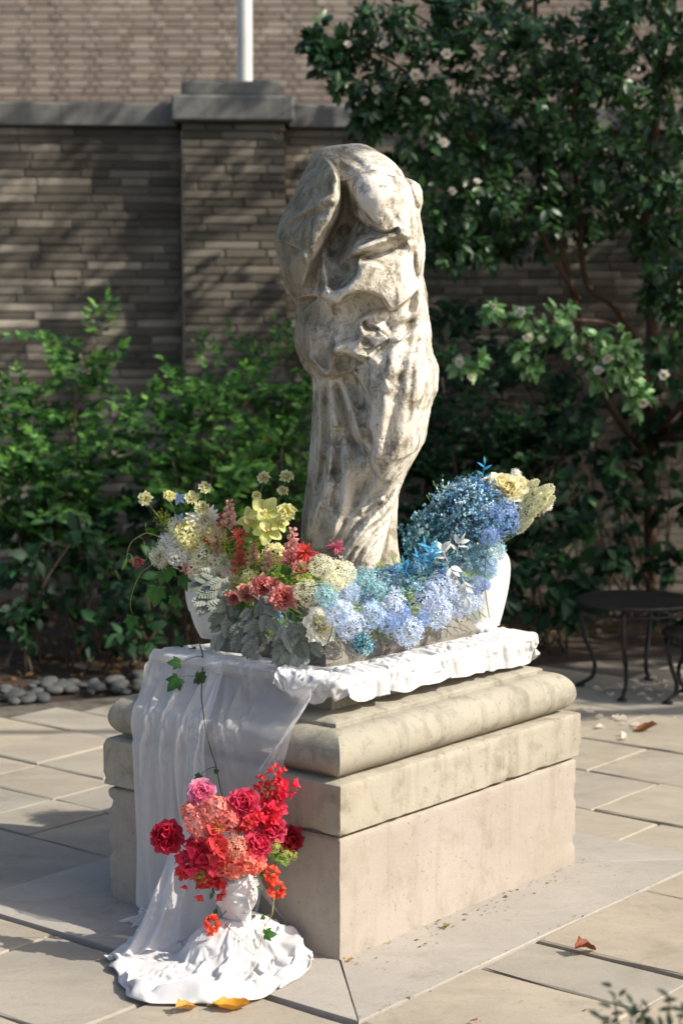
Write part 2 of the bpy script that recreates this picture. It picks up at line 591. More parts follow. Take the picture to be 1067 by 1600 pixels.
under(rect_sweep('cavetto_course', [(0.074,0.5560)]+seg(0.070,0.558,0.070,0.568,2)+[(0.074,0.5715),(0.10,0.577),(0.135,0.5835)]+cav+[(0.112,0.634)], M_torus, None, 0.0013, 0.003, seed=4), pedestal)
under(rect_sweep('cap_slab', [(0.112,0.6335),(0.104,0.635),(0.101,0.640),(0.104,0.645),(0.093,0.6465),(0.088,0.650),(0.087,0.660),(0.092,0.664)], M_upper, None, 0.0016, 0.003, seed=5), pedestal)

# ================================================================== GARDEN WALL, PIER, BUILDING
def brick_mat(name, stops, stain, stain_amt, zlo=None):
    m, nt, b = new_mat(name)
    p = pos(nt)
    c = ramp(nt, objrand(nt), stops)
    # mottling that runs across single bricks
    c = mix(nt, 0.40, c, ramp(nt, noise(nt, mapped(nt, p, (3, 3, 26)), 1.3, 6, 0.65), [(0.3, 0.55), (0.7, 1.35)]), 'MULTIPLY')
    s = noise(nt, mapped(nt, p, (1, 1, 0.8)), 1.15, 8, 0.62, 0.5)
    c = mix(nt, ramp(nt, s, [(0.42, 0), (0.60, stain_amt)]), c, stain)
    c = mix(nt, 1.0, c, (1.04, 1.0, 0.93), 'MULTIPLY')
    nt.links.new(c, b.inputs['Base Color'])
    b.inputs['Roughness'].default_value = 0.9
    bump(nt, b, noise(nt, p, 90, 6, 0.7), 0.5, 0.006)
    return m
M_brick = brick_mat('roman_brick', [(0.0, (0.095,0.085,0.068)), (0.42, (0.17,0.153,0.124)), (0.65, (0.26,0.235,0.19)), (0.85, (0.40,0.36,0.295)), (1.0, (0.50,0.45,0.37))], (0.05,0.045,0.037), 0.75)
M_pbrick = brick_mat('pier_brick', [(0.0, (0.10,0.090,0.072)), (0.5, (0.165,0.148,0.12)), (1.0, (0.27,0.243,0.198))], (0.07,0.063,0.05), 0.5)
M_mortar = stone_mat('wall_mortar', (0.20,0.176,0.14), (0.085,0.074,0.059), 0.8, streak=False)
M_coping = stone_mat('coping_stone', (0.21,0.207,0.19), (0.085,0.086,0.08), 0.7, fine=50)
M_bbrick = brick_mat('building_brick', [(0.0, (0.24,0.20,0.170)), (0.4, (0.31,0.27,0.232)), (0.75, (0.36,0.317,0.275)), (1.0, (0.42,0.376,0.33))], (0.26,0.224,0.194), 0.4)
M_bmortar = stone_mat('building_mortar', (0.31,0.274,0.236), (0.25,0.22,0.19), 0.4, streak=False)

WYAW = math.radians(5.0)
WO = Vector((0.0, 10.62, 0))
WD = Vector((math.cos(WYAW), math.sin(WYAW), 0)); WN = Vector((math.sin(WYAW), -math.cos(WYAW), 0))   # WN faces the garden
WROT = (0, 0, WYAW)
COURSE = 0.0448
def wall_s(px, off):
    """distance along the wall of the point seen in column px, on the plane `off` in front of the wall face"""
    X = (px-533.5)/FPX/ _c
    # solve (WO + WD*s + WN*off).x = X * y  (close enough at eye level)
    o = WO + WN*off
    X = (px-533.5)/FPX
    return (X*o.y - o.x)/(WD.x - X*WD.y)
def brick_wall(thing, s0, s1, off, z0, z1, L, H, mat, mortar_w, limit, side=None, zvis=0.6, name='brick', svis=None):
    """courses of separate bricks; those that show largest are objects, the others one joined part"""
    meshes = {}
    cand = []
    nrow = int((z1-z0)/H)
    for r in range(nrow):
        z = z1 - (r+0.5)*H
        x = s0 - (rng.random()*L if r % 2 else rng.random()*L)
        while x < s1:
            ln = L*rng.choice((1.0, 1.0, 1.0, 0.5, 0.75))
            a, b_ = max(x, s0), min(x+ln, s1)
            x += ln
            if b_-a < 0.05: continue
            cand.append((a, b_, z))
    def key(c):
        s = (c[0]+c[1])/2
        vis = 1 if (svis is None or svis[0] < s < svis[1]) else 0
        return -(vis*10 + c[2])
    cand.sort(key=key)
    G = Geo()
    for k, (a, b_, z) in enumerate(cand):
        ln = round((b_-a)/0.01)*0.01
        d = rng.gauss(0, 0.0022)
        w = WO + WD*((a+b_)/2) + WN*(off-0.02+d) + Vector((0,0,z))
        if k < limit:
            if ln not in meshes:
                meshes[ln] = mesh(name, *bevel_box_vf(ln-mortar_w, 0.05, H-mortar_w, 0.004), smooth=False)
                meshes[ln].materials.append(mat)
            o = bpy.data.objects.new(name, meshes[ln])
            o.location = w; o.rotation_euler = (0, 0, WYAW+rng.gauss(0,0.004)); COL.objects.link(o)
            under(o, thing)
        else:
            V, F = box_vf(-(b_-a)/2+mortar_w/2, (b_-a)/2-mortar_w/2, -0.025, 0.025, -H/2+mortar_w/2, H/2-mortar_w/2)
            V = np.array(V); cs, sn = math.cos(WYAW), math.sin(WYAW)
            V = np.stack([V[:,0]*cs-V[:,1]*sn+w.x, V[:,0]*sn+V[:,1]*cs+w.y, V[:,2]+w.z], 1)
            G.add(V, F)
    if G.n:
        o = G.obj('brickwork', mat, None, smooth=False)
        tag(o, kind='stuff'); under(o, thing)

def wbox(name, s0, s1, o0, o1, z0, z1, mat, thing, bev=0.008, seg_noise=False):
    """bevelled block in wall coordinates; o is distance in front of the wall face"""
    me = mesh(name, *bevel_box_vf(s1-s0, o1-o0, z1-z0, bev), smooth=False)
    w = WO + WD*((s0+s1)/2) + WN*((o0+o1)/2) + Vector((0,0,(z0+z1)/2))
    o = obj(name, me, mat, None, w, WROT)
    return under(o, thing)

Z_COP0 = at_y(140, 198, 10.5).z; Z_COP1 = at_y(140, 159, 10.42).z
sPL, sPR = wall_s(288, 0.14), wall_s(447, 0.14)
# wall left of the pier
gw = empty('garden_wall', WO + WD*((-5.2+sPL)/2))
tag(gw, 'dark stained brick garden wall left of the tall pier behind ferny shrubs', 'wall')
wbox('wall_core', -5.2, sPL, -0.30, -0.006, -0.1, Z_COP0-0.002, M_mortar, gw)
brick_wall(gw, -5.2, sPL-0.005, 0.0, 0.0, Z_COP0-0.004, 0.30, COURSE, M_brick, 0.005, 300, svis=(wall_s(-40,0), sPL))
x = -5.2
for L in (1.6, 1.55, sPL-0.02+5.2-3.15):
    wbox('coping_stone', x+0.003, x+L-0.003, -0.34, 0.05, Z_COP0, Z_COP1, M_coping, gw); x += L
# wall right of the pier
gw2 = empty('garden_wall', WO + WD*((5.5+sPR)/2))
tag(gw2, 'dark brick garden wall right of the pier, mostly hidden behind the flowering tree', 'wall')
wbox('wall_core', sPR, 6.0, -0.30, -0.006, -0.1, Z_COP0-0.002, M_mortar, gw2)
brick_wall(gw2, sPR+0.005, 6.0, 0.0, 0.0, Z_COP0-0.004, 0.30, COURSE, M_brick, 0.005, 300, svis=(sPR, wall_s(1080,0)))
x = sPR+0.02
for L in (1.6, 1.6, 6.0-sPR-0.02-3.2):
    wbox('coping_stone', x+0.003, x+L-0.003, -0.34, 0.05, Z_COP0, Z_COP1, M_coping, gw2); x += L
# pier
pier = empty('brick_pier', WO + WD*((sPL+sPR)/2))
tag(pier, 'tall brick pier with stepped stone cap between the two wall runs', 'pier')
Z_PC = at_y(360, 191, 10.45).z
wbox('pier_core', sPL+0.004, sPR-0.012, -0.36, 0.126, -0.1, Z_PC-0.002, M_mortar, pier)
brick_wall(pier, sPL, sPR, 0.14, 0.0, Z_PC-0.004, 0.30, COURSE, M_pbrick, 0.005, 300)
# bricks on the right cheek of the pier
Gs = {}
for r in range(int(Z_PC/COURSE)):
    z = Z_PC-0.004-(r+0.5)*COURSE
    for (o0, o1) in (((0.118,0.0),(-0.01,-0.30)) if r % 2 else ((0.118,-0.14),(-0.15,-0.30))):
        ln = round(o0-o1, 2)
        if ln not in Gs:
            Gs[ln] = mesh('brick', *bevel_box_vf(0.05, ln-0.008, COURSE-0.008, 0.004), smooth=False)
            Gs[ln].materials.append(M_pbrick)
        o = bpy.data.objects.new('brick', Gs[ln])
        o.location = WO + WD*(sPR-0.026+rng.gauss(0,0.002)) + WN*((o0+o1)/2) + Vector((0,0,z)); o.rotation_euler = WROT
        COL.objects.link(o); under(o, pier)
zA, zB, zC = Z_PC, at_y(360, 149, 10.4).z, at_y(360, 125, 10.4).z
wbox('cap_stone', sPL-0.055, sPR+0.045, -0.42, 0.20, zA, zB, M_coping, pier, 0.012)
wbox('cap_stone', sPL+0.0, sPR-0.02, -0.36, 0.145, zB-0.001, zC, M_coping, pier, 0.012)

# building across the lane
BY = 18.0
BH = 0.0665
bld = empty('brick_building', (0, BY+2, 0))
tag(bld, 'pale pinkish brick building rising behind the garden wall', 'building')
V, F = box_vf(-14, 14, BY+0.006, BY+6, -0.1, 9.5)
under(obj('wall', mesh('wall', V, F, smooth=False), M_bmortar), bld)
zt = at_y(533, -25, BY).z; zb = at_y(533, 200, BY).z
bx0, bx1 = at_y(-25, 100, BY).x, at_y(1090, 100, BY).x
full_me = {}
cand = []
for r in range(int((zt+0.6-zb)/BH)):
    z = zt + 0.6 - (r+0.5)*BH
    x = bx0 - 0.9 - (0.0 if r % 2 else 0.152)
    k = r
    while x < bx1 + 0.9:
        ln = 0.203 if (k % 2 == 0) else 0.101      # stretcher, header: Flemish bond
        k += 1
        cand.append((x, x+ln, z, ln)); x += ln
cand.sort(key=lambda c: (0 if (bx0 < c[0] < at_y(620,100,BY).x and zb+0.3 < c[2] < zt) else 1, -c[3], abs(c[2]-zt+0.3)))
G = Geo()
for k, (a, b_, z, ln) in enumerate(cand):
    d = 0.006 if (ln < 0.15 and rng.random() < 0.5) else rng.uniform(-0.002, 0.004)
    c = Vector(((a+b_)/2, BY-d, z))
    if k < 300:
        if ln not in full_me:
            full_me[ln] = mesh('brick', *bevel_box_vf(ln-0.01, 0.04, BH-0.011, 0.004), smooth=False)
            full_me[ln].materials.append(M_bbrick)
        o = bpy.data.objects.new('brick', full_me[ln]); o.location = c; COL.objects.link(o); under(o, bld)
    else:
        V, F = box_vf(a+0.005, b_-0.005, c.y-0.02, c.y+0.02, z-BH/2+0.0055, z+BH/2-0.0055)
        G.add(V, F)
bw = G.obj('brickwork', M_bbrick, None, smooth=False); tag(bw, kind='stuff'); under(bw, bld)

# white pole behind the pier
M_pole = new_mat('white_paint')[0]
def _pole():
    nt = M_pole.node_tree; b = nt.nodes['Principled BSDF']; p = pos(nt)
    c = ramp(nt, noise(nt, mapped(nt, p, (9, 9, 1.5)), 2, 6, 0.6), [(0.3, (0.62,0.61,0.56)), (0.7, (0.78,0.77,0.72))])
    nt.links.new(c, b.inputs['Base Color']); b.inputs['Roughness'].default_value = 0.5
_pole()
pb = at_y(383.5, 300, 12.2)
pole = empty('white_pole', (pb.x, pb.y, 0))
tag(pole, 'slim white painted metal pole rising behind the brick pier', 'pole')
V, F = lathe_vf([(0.0,0),(0.048,0),(0.048,0.02),(0.047,2.0),(0.0465,4.0),(0.045,6.0),(0.0,6.0)], 24)
obj('shaft', mesh('shaft', V, F), M_pole, pole)
V, F = lathe_vf([(0.0,0.0),(0.10,0.0),(0.10,0.02),(0.06,0.03),(0.052,0.06),(0.0,0.06)], 24)
obj('base_flange', mesh('base_flange', V, F), M_pole, pole)

# ================================================================== THE STATUE
M_statue = new_mat('weathered_marble')[0]
def _statue_mat():
    nt = M_statue.node_tree; b = nt.nodes['Principled BSDF']; p = pos(nt)
    n1 = noise(nt, p, 5, 8, 0.6)
    c = mix(nt, ramp(nt, n1, [(0.3, 0), (0.7, 1)]), (0.62, 0.56, 0.465), (0.80, 0.745, 0.65))
    # olive-grey lichen and soot
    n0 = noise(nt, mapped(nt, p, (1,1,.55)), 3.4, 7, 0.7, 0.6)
    # grime weighted by x, putting the left flank's shade into the colour
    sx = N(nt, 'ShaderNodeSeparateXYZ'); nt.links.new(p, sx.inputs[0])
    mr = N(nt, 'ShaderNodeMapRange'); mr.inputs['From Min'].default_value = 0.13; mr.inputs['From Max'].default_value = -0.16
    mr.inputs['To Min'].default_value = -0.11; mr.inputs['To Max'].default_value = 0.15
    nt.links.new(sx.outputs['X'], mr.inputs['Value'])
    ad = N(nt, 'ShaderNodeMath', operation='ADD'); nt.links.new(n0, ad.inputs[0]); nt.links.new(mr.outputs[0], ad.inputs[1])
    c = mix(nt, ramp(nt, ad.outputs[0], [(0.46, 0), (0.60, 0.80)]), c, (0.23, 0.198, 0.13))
    n2 = noise(nt, p, 12, 9, 0.76, 0.5)
    c = mix(nt, ramp(nt, n2, [(0.48, 0), (0.60, 0.85)]), c, (0.17, 0.148, 0.095))
    # soot runs down the folds
    n3 = noise(nt, mapped(nt, p, (30, 30, 6)), 1.0, 6, 0.65, 0.3)
    c = mix(nt, ramp(nt, n3, [(0.54, 0), (0.66, 0.8)]), c, (0.115, 0.10, 0.066))
    # pits, elongated downwards
    v = N(nt, 'ShaderNodeTexNoise', Scale=1.0, Detail=2, Roughness=0.5)
    nt.links.new(mapped(nt, p, (210, 210, 80)), v.inputs['Vector'])
    msk = noise(nt, p, 13, 3, 0.5)
    pit = N(nt, 'ShaderNodeMath', operation='MULTIPLY')
    nt.links.new(ramp(nt, v.outputs['Fac'], [(0.62, 0), (0.68, 0.85)]), pit.inputs[0])
    nt.links.new(ramp(nt, msk, [(0.44, 0), (0.6, 1)]), pit.inputs[1])
    c = mix(nt, pit.outputs[0], c, (0.09, 0.078, 0.05))
    # hollows keep dirt, exposed edges are washed clean
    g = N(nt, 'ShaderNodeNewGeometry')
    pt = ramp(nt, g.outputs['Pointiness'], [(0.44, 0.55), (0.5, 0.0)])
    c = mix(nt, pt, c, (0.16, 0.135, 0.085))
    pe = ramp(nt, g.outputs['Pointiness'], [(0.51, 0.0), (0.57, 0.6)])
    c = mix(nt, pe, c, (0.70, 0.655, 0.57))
    f = noise(nt, p, 380, 3, 0.6)
    c = mix(nt, ramp(nt, f, [(0.3, 0.3), (0.5, 0)]), c, (0.2, 0.175, 0.125))
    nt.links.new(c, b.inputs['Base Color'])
    b.inputs['Roughness'].default_value = 0.85
    b.inputs['Specular IOR Level'].default_value = 0.25
    inv = N(nt, 'ShaderNodeMath', operation='MULTIPLY'); inv.inputs[1].default_value = -1.0
    nt.links.new(pit.outputs[0], inv.inputs[0])
    n_ = bump(nt, None, inv.outputs[0], 0.5, 0.004)
    n_ = bump(nt, None, noise(nt, p, 42, 8, 0.68), 0.18, 0.008, n_)
    bump(nt, b, noise(nt, p, 190, 5, 0.65), 0.25, 0.003, n_)
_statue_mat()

SX, SY = 556.0, 885.0                     # drawing origin: the middle of the figure's foot
STAT = at_y(SX, SY, 5.22)
K = 5.22/FPX*1.003                        # metres per drawing unit

SIL_L = [(229,549),(231,528),(234,509),(239,496),(247,488),(256,484),(264,481),(272,476),(285,469),(297,464),(308,459),(320,452),(333,445),(345,440),(358,435),(373,428.5),(384,430),(400,434),(420,439),(437,445),(453,449.5),(465,456),(477,461.5),(490,463),(500,462),(515,460),(528,458.5),(540,461),(552,465),(565,469),(576,473.5),(583,481),(588,486),(610,487.5),(632,487.5),(660,486.5),(689,485),(725,481),(759,477.6),(780,475),(801,472),(849,469),(895,466),(965,462)]
SIL_R = [(229,551),(229.5,565),(232,573),(237,583),(243,592),(251,604),(261,616),(272,625),(283,630.5),(286,640),(289,647),(294,653.4),(303,657),(312,658),(322,657.5),(330,655),(338,653),(344,654),(355,656.5),(366,658.5),(387,662),(408,661),(422,659),(432,658.5),(445,662),(459,665.4),(475,666),(489,667),(505,670),(519,672),(530,671.5),(540,672),(551,674.5),(560,679),(571,683),(590,682.5),(607,681.5),(620,676),(632,671.6),(655,668),(683,663),(697,657),(708,650.5),(725,641),(742,632),(760,625),(780,619),(801,613),(825,607),(852,600),(880,592),(895,588),(965,580)]

def seg_dist(X, Y, pts, m=6):
    """distance, signed side (>0 = right of travel, image y down) and path fraction to a smooth polyline"""
    P = smooth_path(pts, m)
    best = np.full(X.shape, 1e9); side = np.zeros(X.shape); tt = np.zeros(X.shape)
    n = len(P)-1
    for i in range(n):
        a, b = P[i], P[i+1]; d = b-a; L2 = d@d+1e-9
        t = np.clip(((X-a[0])*d[0]+(Y-a[1])*d[1])/L2, 0, 1)
        dx = X-(a[0]+t*d[0]); dy = Y-(a[1]+t*d[1])
        q = np.hypot(dx, dy)
        m_ = q < best
        best = np.where(m_, q, best)
        side = np.where(m_, np.sign(d[0]*dy-d[1]*dx), side)
        tt = np.where(m_, (i+t)/n, tt)
    return best, side, tt
def taper(t, a=0.15):
    return np.clip(np.minimum(t, 1-t)/a, 0, 1)**0.7

def build_figure():
    nr, nc = 640, 420
    py = 229.0 + (965-229.0)*np.linspace(0, 1, nr)**1.12
    l = np.interp(py, [p[0] for p in SIL_L], [p[1] for p in SIL_L])
    r = np.interp(py, [p[0] for p in SIL_R], [p[1] for p in SIL_R])
    # half depth of the block, in drawing units
    hd = np.interp(py, [229,232,240,255,280,320,380,450,520,580,640,700,760,820,895], [4,20,38,58,72,84,90,92,94,92,88,82,76,72,72])
    yc = np.interp(py, [229,260,320,450,600,700,800,895], [18,14,6,0,0,4,10,12])
    th = np.linspace(0, 2*np.pi, nc, endpoint=False)
    # more columns on the front
    th = th + 0.35*np.sin(2*th+np.pi/2)*0
    ct, st = np.cos(th), np.sin(th)
    ex = 0.86
    cx = np.sign(ct)*np.abs(ct)**ex; sx = np.sign(st)*np.abs(st)**ex
    X = ((l+r)/2)[:,None] + ((r-l)/2)[:,None]*cx[None]
    Yd = yc[:,None] + hd[:,None]*sx[None]          # depth, + away from camera
    PY = np.repeat(py[:,None], nc, 1)
    front = np.clip(-st, 0, 1)[None]**0.45*np.ones_like(X)
    back = np.clip(st, 0, 1)[None]**0.6*np.ones_like(X)
    D = np.zeros_like(X)                            # drawing units towards the viewer
    frontcols = np.repeat((st < 0.02)[None], nr, 0)
    def near(pts, mg):
        a = np.min(pts, 0)-mg; b = np.max(pts, 0)+mg
        return frontcols & (X > a[0]) & (X < b[0]) & (PY > a[1]) & (PY < b[1])
    def ridge(pts, w, h, flat=1.0):
        nonlocal D
        m = near(pts, w*3.2)
        d, s, t = seg_dist(X[m], PY[m], pts)
        D[m] += 1.15*h*np.exp(-(d/(w*1.12))**2)*(taper(t) if flat else 1)
    def step(pts, h, soft, fall, side=1, tap=0.12):
        """raise the given side of the line, sharp at the line, dying out over `fall`"""
        nonlocal D
        m = near(pts, fall*3.0)
        d, s, t = seg_dist(X[m], PY[m], pts, 4)
        sd = d*s*side
        k = np.clip(sd/soft+0.5, 0, 1); k = k*k*(3-2*k)
        D[m] += 1.75*h*k*np.exp(-(np.maximum(sd,0)/(fall*1.25))**2)*taper(t, tap)
    def sink(pts, h, soft, fall, side=1, tap=0.12):
        step(pts, -h, soft, fall, side, tap)
    def blob(cx_, cy_, rx, ry, rot, h, pw=2):
        nonlocal D
        a = math.radians(rot)
        u = ((X-cx_)*math.cos(a)+(PY-cy_)*math.sin(a))/rx
        v = (-(X-cx_)*math.sin(a)+(PY-cy_)*math.cos(a))/ry
        D = D + h*np.exp(-(u*u+v*v)**(pw/2))
    # the body turns: its front bulges towards the right, the left flank falls away
    cxr = ((l+r)/2)[:,None]; hw = ((r-l)/2)[:,None]
    tw = np.interp(py, [229,260,320,440,470,600,740,800,895], [0,14,30,34,44,46,34,20,10])[:,None]
    u = (X-cxr)/hw
    D = D + tw*(1.15*u-0.25*u*u*u)
    # ---- shoulders, bowed head and raised arm
    blob(598, 316, 54, 64, -25, 44)
    blob(640, 470, 34, 120, 0, 8)
    armedge = [(506,252),(518,264),(527,282),(532,305),(533,325),(528,346),(517,364),(508,382),(497,400),(488,414),(481,432),(474,452)]
    step(armedge, 26, 6, 46, side=1, tap=0.22)
    blob(462, 350, 26, 60, 28, 12)
    blob(524, 388, 17, 27, 24, -90)
    blob(538, 348, 16, 44, 8, -44)
    ridge([(535,290),(539,320),(537,350),(528,385)], 8, -24)
    step([(541,292),(552,316),(566,338),(582,356),(598,368)], 12, 7, 34, side=-1)
    sink([(548,338),(570,356),(590,366),(604,367),(618,360)], 16, 5, 22, side=1)
    blob(560, 345, 18, 30, -35, -14)
    # folds over the back of the head
    for pts, w, h in (([(497,246),(520,239),(548,244),(580,266),(606,305),(622,340)], 5, 6),
                      ([(508,252),(535,255),(562,275),(584,308),(596,345)], 6, 6),
                      ([(488,266),(508,258),(530,262)], 4, 7), ([(486,256),(504,247),(520,249)], 3, 5),
                      ([(545,233),(585,250),(612,283),(630,320),(645,352)], 5, 5),
                      ([(505,244),(530,247),(555,262),(578,290)], 4, -7),
                      ([(560,246),(596,278),(618,316),(634,352)], 4, -5),
                      ([(620,330),(632,352),(648,372)], 6, 6), ([(600,330),(622,362),(634,368)], 4, -7),
                      ([(604,350),(618,366),(628,372)], 4, 6)):
        ridge(pts, w*1.5, h*0.6)
    # knob on the shoulder
    blob(645, 308, 11, 17, -10, 12)
    ridge([(631,284),(636,300),(643,322),(652,334)], 3.5, -13)
    blob(645, 332, 6, 5, 0, -16)
    ridge([(648,338),(652,356),(650,380),(648,402)], 4, 5)
    ridge([(648,395),(650,410),(655,432)], 3.5, 6); ridge([(645,396),(643,415),(648,440)], 3, -9)
    # sleeve bands and elbow
    ridge([(436,363),(455,348),(474,338),(496,327),(516,322),(531,324)], 5, 8)
    ridge([(440,350),(458,336),(476,330)], 4, -6); ridge([(436,372),(462,352),(490,342),(515,340)], 5, -6)
    sink([(426,379),(440,380),(455,386),(466,391),(474,398)], 9, 4, 26, side=1)
    ridge([(474,396),(481,412),(482,430),(476,448)], 5, 9)
    ridge([(468,285),(462,305),(456,325)], 8, 4)
    ridge([(478,300),(500,303),(520,298)], 10, -4)
    # collar
    ridge([(514,420),(530,409),(548,399),(570,390),(594,381),(618,373),(640,366)], 10, 27)
    ridge([(545,398),(575,386),(602,379)], 6, 5)
    ridge([(558,413),(584,403),(608,395),(634,386)], 5, -13)
    ridge([(600,376),(620,373),(640,374)], 4, 6); ridge([(600,386),(622,382),(642,378)], 3.5, -6)
    ridge([(608,396),(628,391),(646,384)], 5, 6)
    # pocket under the collar
    step([(560,404),(556,418),(556,430),(548,443),(538,450),(522,455),(514,448)], 20, 4, 30, side=-1, tap=0.1)
    blob(530, 430, 20, 24, 10, -24)
    ridge([(515,386),(508,404),(507,424),(511,444),(505,462)], 6, 24)
    blob(490, 434, 11, 28, 14, -22, 2.5)
    ridge([(500,468),(520,468),(538,456),(556,436),(576,416),(602,400)], 9, 15)
    blob(612, 425, 36, 26, 0, 10)
    # the long lip below the collar
    lip = [(459,470),(476,465),(495,463.5),(514,468),(528.7,474),(535,466),(541,461),(556,457),(571.5,457),(585,461),(594,467),(600,476),(606,483),(616,480),(626,474),(638,463),(650,449)]
    sink(lip, 12, 5, 42, side=1, tap=0.1)
    step(lip, 8, 5, 26, side=-1, tap=0.08)
    blob(502, 522, 34, 50, 0, 13)
    # second lip (apron) on the right
    lip2 = [(604,484),(585,486),(568,492),(559,500),(556.5,510),(560,523),(545,530),(527,536),(521,543),(527,549),(549,551),(562,559),(576,565),(596,568.5)]
    step(lip2, 14, 8, 110, side=-1, tap=0.2)
    ridge([(564,498),(570,508),(580,513),(590,515)], 4, -9); ridge([(570,502),(582,505),(596,513),(604,514)], 4.5, 6)
    ridge([(584,496),(596,499),(606,507)], 4, -5); ridge([(562,505),(563,516),(568,524)], 5, 5)
    ridge([(562,530),(574,533),(580,540)], 4, -7); ridge([(548,548),(570,552),(590,562)], 5, 8)
    # sweeping folds round the right side
    for k, (pts, w, h) in enumerate((([(660,440),(657,462),(645,483),(625,497),(605,501)], 5, 9), ([(664,456),(658,480),(643,499),(622,509)], 4, -9),
                        ([(668,472),(660,497),(644,515),(622,525),(604,527)], 5, 9), ([(669,490),(660,512),(645,530),(628,540)], 4, -8),
                        ([(671,510),(659,535),(643,552),(624,560)], 5, 8), ([(671,530),(660,552),(646,572)], 4, -6),
                        ([(655,480),(650,510),(643,545),(637,590),(634,630),(628,670)], 4, -6), ([(662,500),(655,540),(649,590),(645,640),(636,690)], 5, 6),
                        ([(668,530),(662,570),(658,620),(650,670),(640,704)], 4, -7), ([(675,570),(668,610),(661,650),(650,690),(632,728)], 5, 8),
                        ([(679,580),(675,605),(668,632)], 5, -8), ([(640,440),(652,430),(658,415)], 4, -5))):
        ridge(pts, w, h)
    ridge([(600,590),(612,584),(625,583)], 6, -7); ridge([(585,600),(600,608),(612,620)], 7, -4)
    # waist: cloth drawn in under the belly
    waist = [(466,552),(480,560),(492,570),(507,582),(520,585),(535,583),(548,578),(557,571),(575,568)]
    sink(waist, 9, 7, 46, side=1, tap=0.15)
    step(waist, 3, 6, 14, side=-1, tap=0.15)
    ridge([(486,556),(496,566),(508,580)], 5.5, 16, 0)
    ridge([(548,583),(556,577)], 4, 8)
    # right hip and knee, a heavy hanging mass with a broken edge
    hip = [(549,575),(556,584),(565,594),(573,606),(577,622),(576,640),(573,656),(578,668),(582,684),(580,702),(582,718),(592,736),(610,748)]
    step(hip, 27, 9, 110, side=-1, tap=0.24)
    blob(628, 645, 40, 90, 6, 12)
    # folds falling from the waist
    ridge([(528,586),(538,608),(547,636),(554,664),(560,690)], 6.5, 27)
    ridge([(526,590),(533,616),(541,646),(550,678),(562,708)], 8, -38)
    blob(556, 612, 11, 28, -28, -24)
    blob(557, 700, 14, 26, -30, -16)
    ridge([(510,588),(509,625),(510,660),(508,700),(502,740),(494,778)], 5.5, -27)
    ridge([(519,590),(520,630),(526,665),(530,700)], 6, 10)
    ridge([(501,590),(499,630),(498,680),(494,720)], 6, 7)
    ridge([(527,660),(528,690),(526,718),(520,748)], 8, -25)
    ridge([(516,690),(513,730),(505,765),(494,800),(482,840)], 8, 20)
    ridge([(534,690),(541,720),(540,760),(530,800),(515,845)], 11, 16)
    ridge([(489,600),(488,640),(487,690)], 3, 5); ridge([(486,720),(480,780),(476,830)], 4, -8)
    ridge([(505,775),(497,800),(489,825),(480,865)], 4, -7)
    # lower bowl and the long diagonal fall of cloth
    blob(572, 766, 36, 34, 35, -26)
    diag = [(655,700),(640,727),(622,750),(604,772),(586,788),(565,803),(548,822),(535,845),(520,870)]
    step(diag, 13, 7, 60, side=-1, tap=0.2)
    for k, off in enumerate((10, 22, 36, 50)):
        wob = [3*math.sin(q*1.7+k*2.1) for q in range(9)]
        ridge([(x+off*0.72+wob[q], y+off*0.7-wob[q]) for q, (x, y) in enumerate(diag[1:])], 5.5+k, (10, 6, 9, 6)[k])
        ridge([(x+(off+7)*0.72+wob[q], y+(off+7)*0.7-wob[q]) for q, (x, y) in enumerate(diag[1:])], 4, (-7, -9, -7, -8)[k])
    ridge([(600,770),(580,778),(560,796)], 4, 7)
    ridge([(540,800),(530,830),(515,862)], 6, -9); ridge([(555,815),(540,850),(530,880)], 7, 7)
    # long folds that run from the shoulder down to the hem and twist with the body
    for pts, w, h in (([(650,372),(655,430),(652,500),(645,570),(634,640),(612,705),(578,762),(545,815),(515,870)], 8, 9),
                      ([(640,380),(640,440),(634,510),(622,580),(606,650),(590,715),(560,770),(530,830),(505,880)], 7, -8),
                      ([(615,500),(606,560),(596,620),(592,680),(600,730)], 9, 7),
                      ([(478,480),(484,530),(494,580),(500,650),(496,720),(486,800),(478,870)], 8, 7),
                      ([(540,480),(528,530),(516,575),(514,640),(520,720),(512,800),(498,870)], 7, 7),
                      ([(470,490),(474,540),(488,600),(491,680),(486,760),(476,850)], 5, -8),
                      ([(668,600),(656,660),(630,720),(592,775),(562,830),(545,885)], 7, 9)):
        ridge(pts, w, h)
    # broad waves so that nothing is a clean ellipse
    Pn = np.stack([X*0.030, PY*0.022, Yd*0.03], -1)
    D = D + 2.5*VN.fbm(Pn, 3)
    D = D + 1.0*VN.fbm(Pn*4.3+3, 3)
    rough = np.clip(VN.fbm(Pn*1.7+11, 3)*3, 0, 1)
    D = D + 2.2*rough*VN.fbm(Pn*14, 4) + 0.5*VN.fbm(Pn*11, 3)
    rg = 1-np.abs(VN.fbm(Pn*3.1+17, 4))*2.4
    D = D + 0.8*np.clip(rg, 0, 1)**3
    # back of the figure: long falling folds
    ph = X*0.11 + PY*0.02
    B = 8*np.sin(ph) + 5*np.sin(ph*2.3+PY*0.03) + 6*VN.fbm(Pn*2, 3)
    D = np.where(D > 30, 30+60*np.tanh((D-30)/60), D)
    # limit hollows so the block never turns inside out
    Dy = np.where(st[None] < 0, -np.where(D > 0, D, -1.0*hd[:,None]*np.tanh(-D/(1.0*hd[:,None]))) * front, B*back)
    sidew = (1-np.abs(st))[None]**2
    Xo = X + sidew*np.sign(ct)[None]*1.6*VN.fbm(Pn*6+5, 3)
    P = np.stack([(Xo-SX)*K, (Yd+Dy)*K, (SY-PY)*K], -1)
    V = P.reshape(-1, 3)
    idx = np.arange(nr*nc).reshape(nr, nc)
    a = idx[:-1]; b = idx[1:]
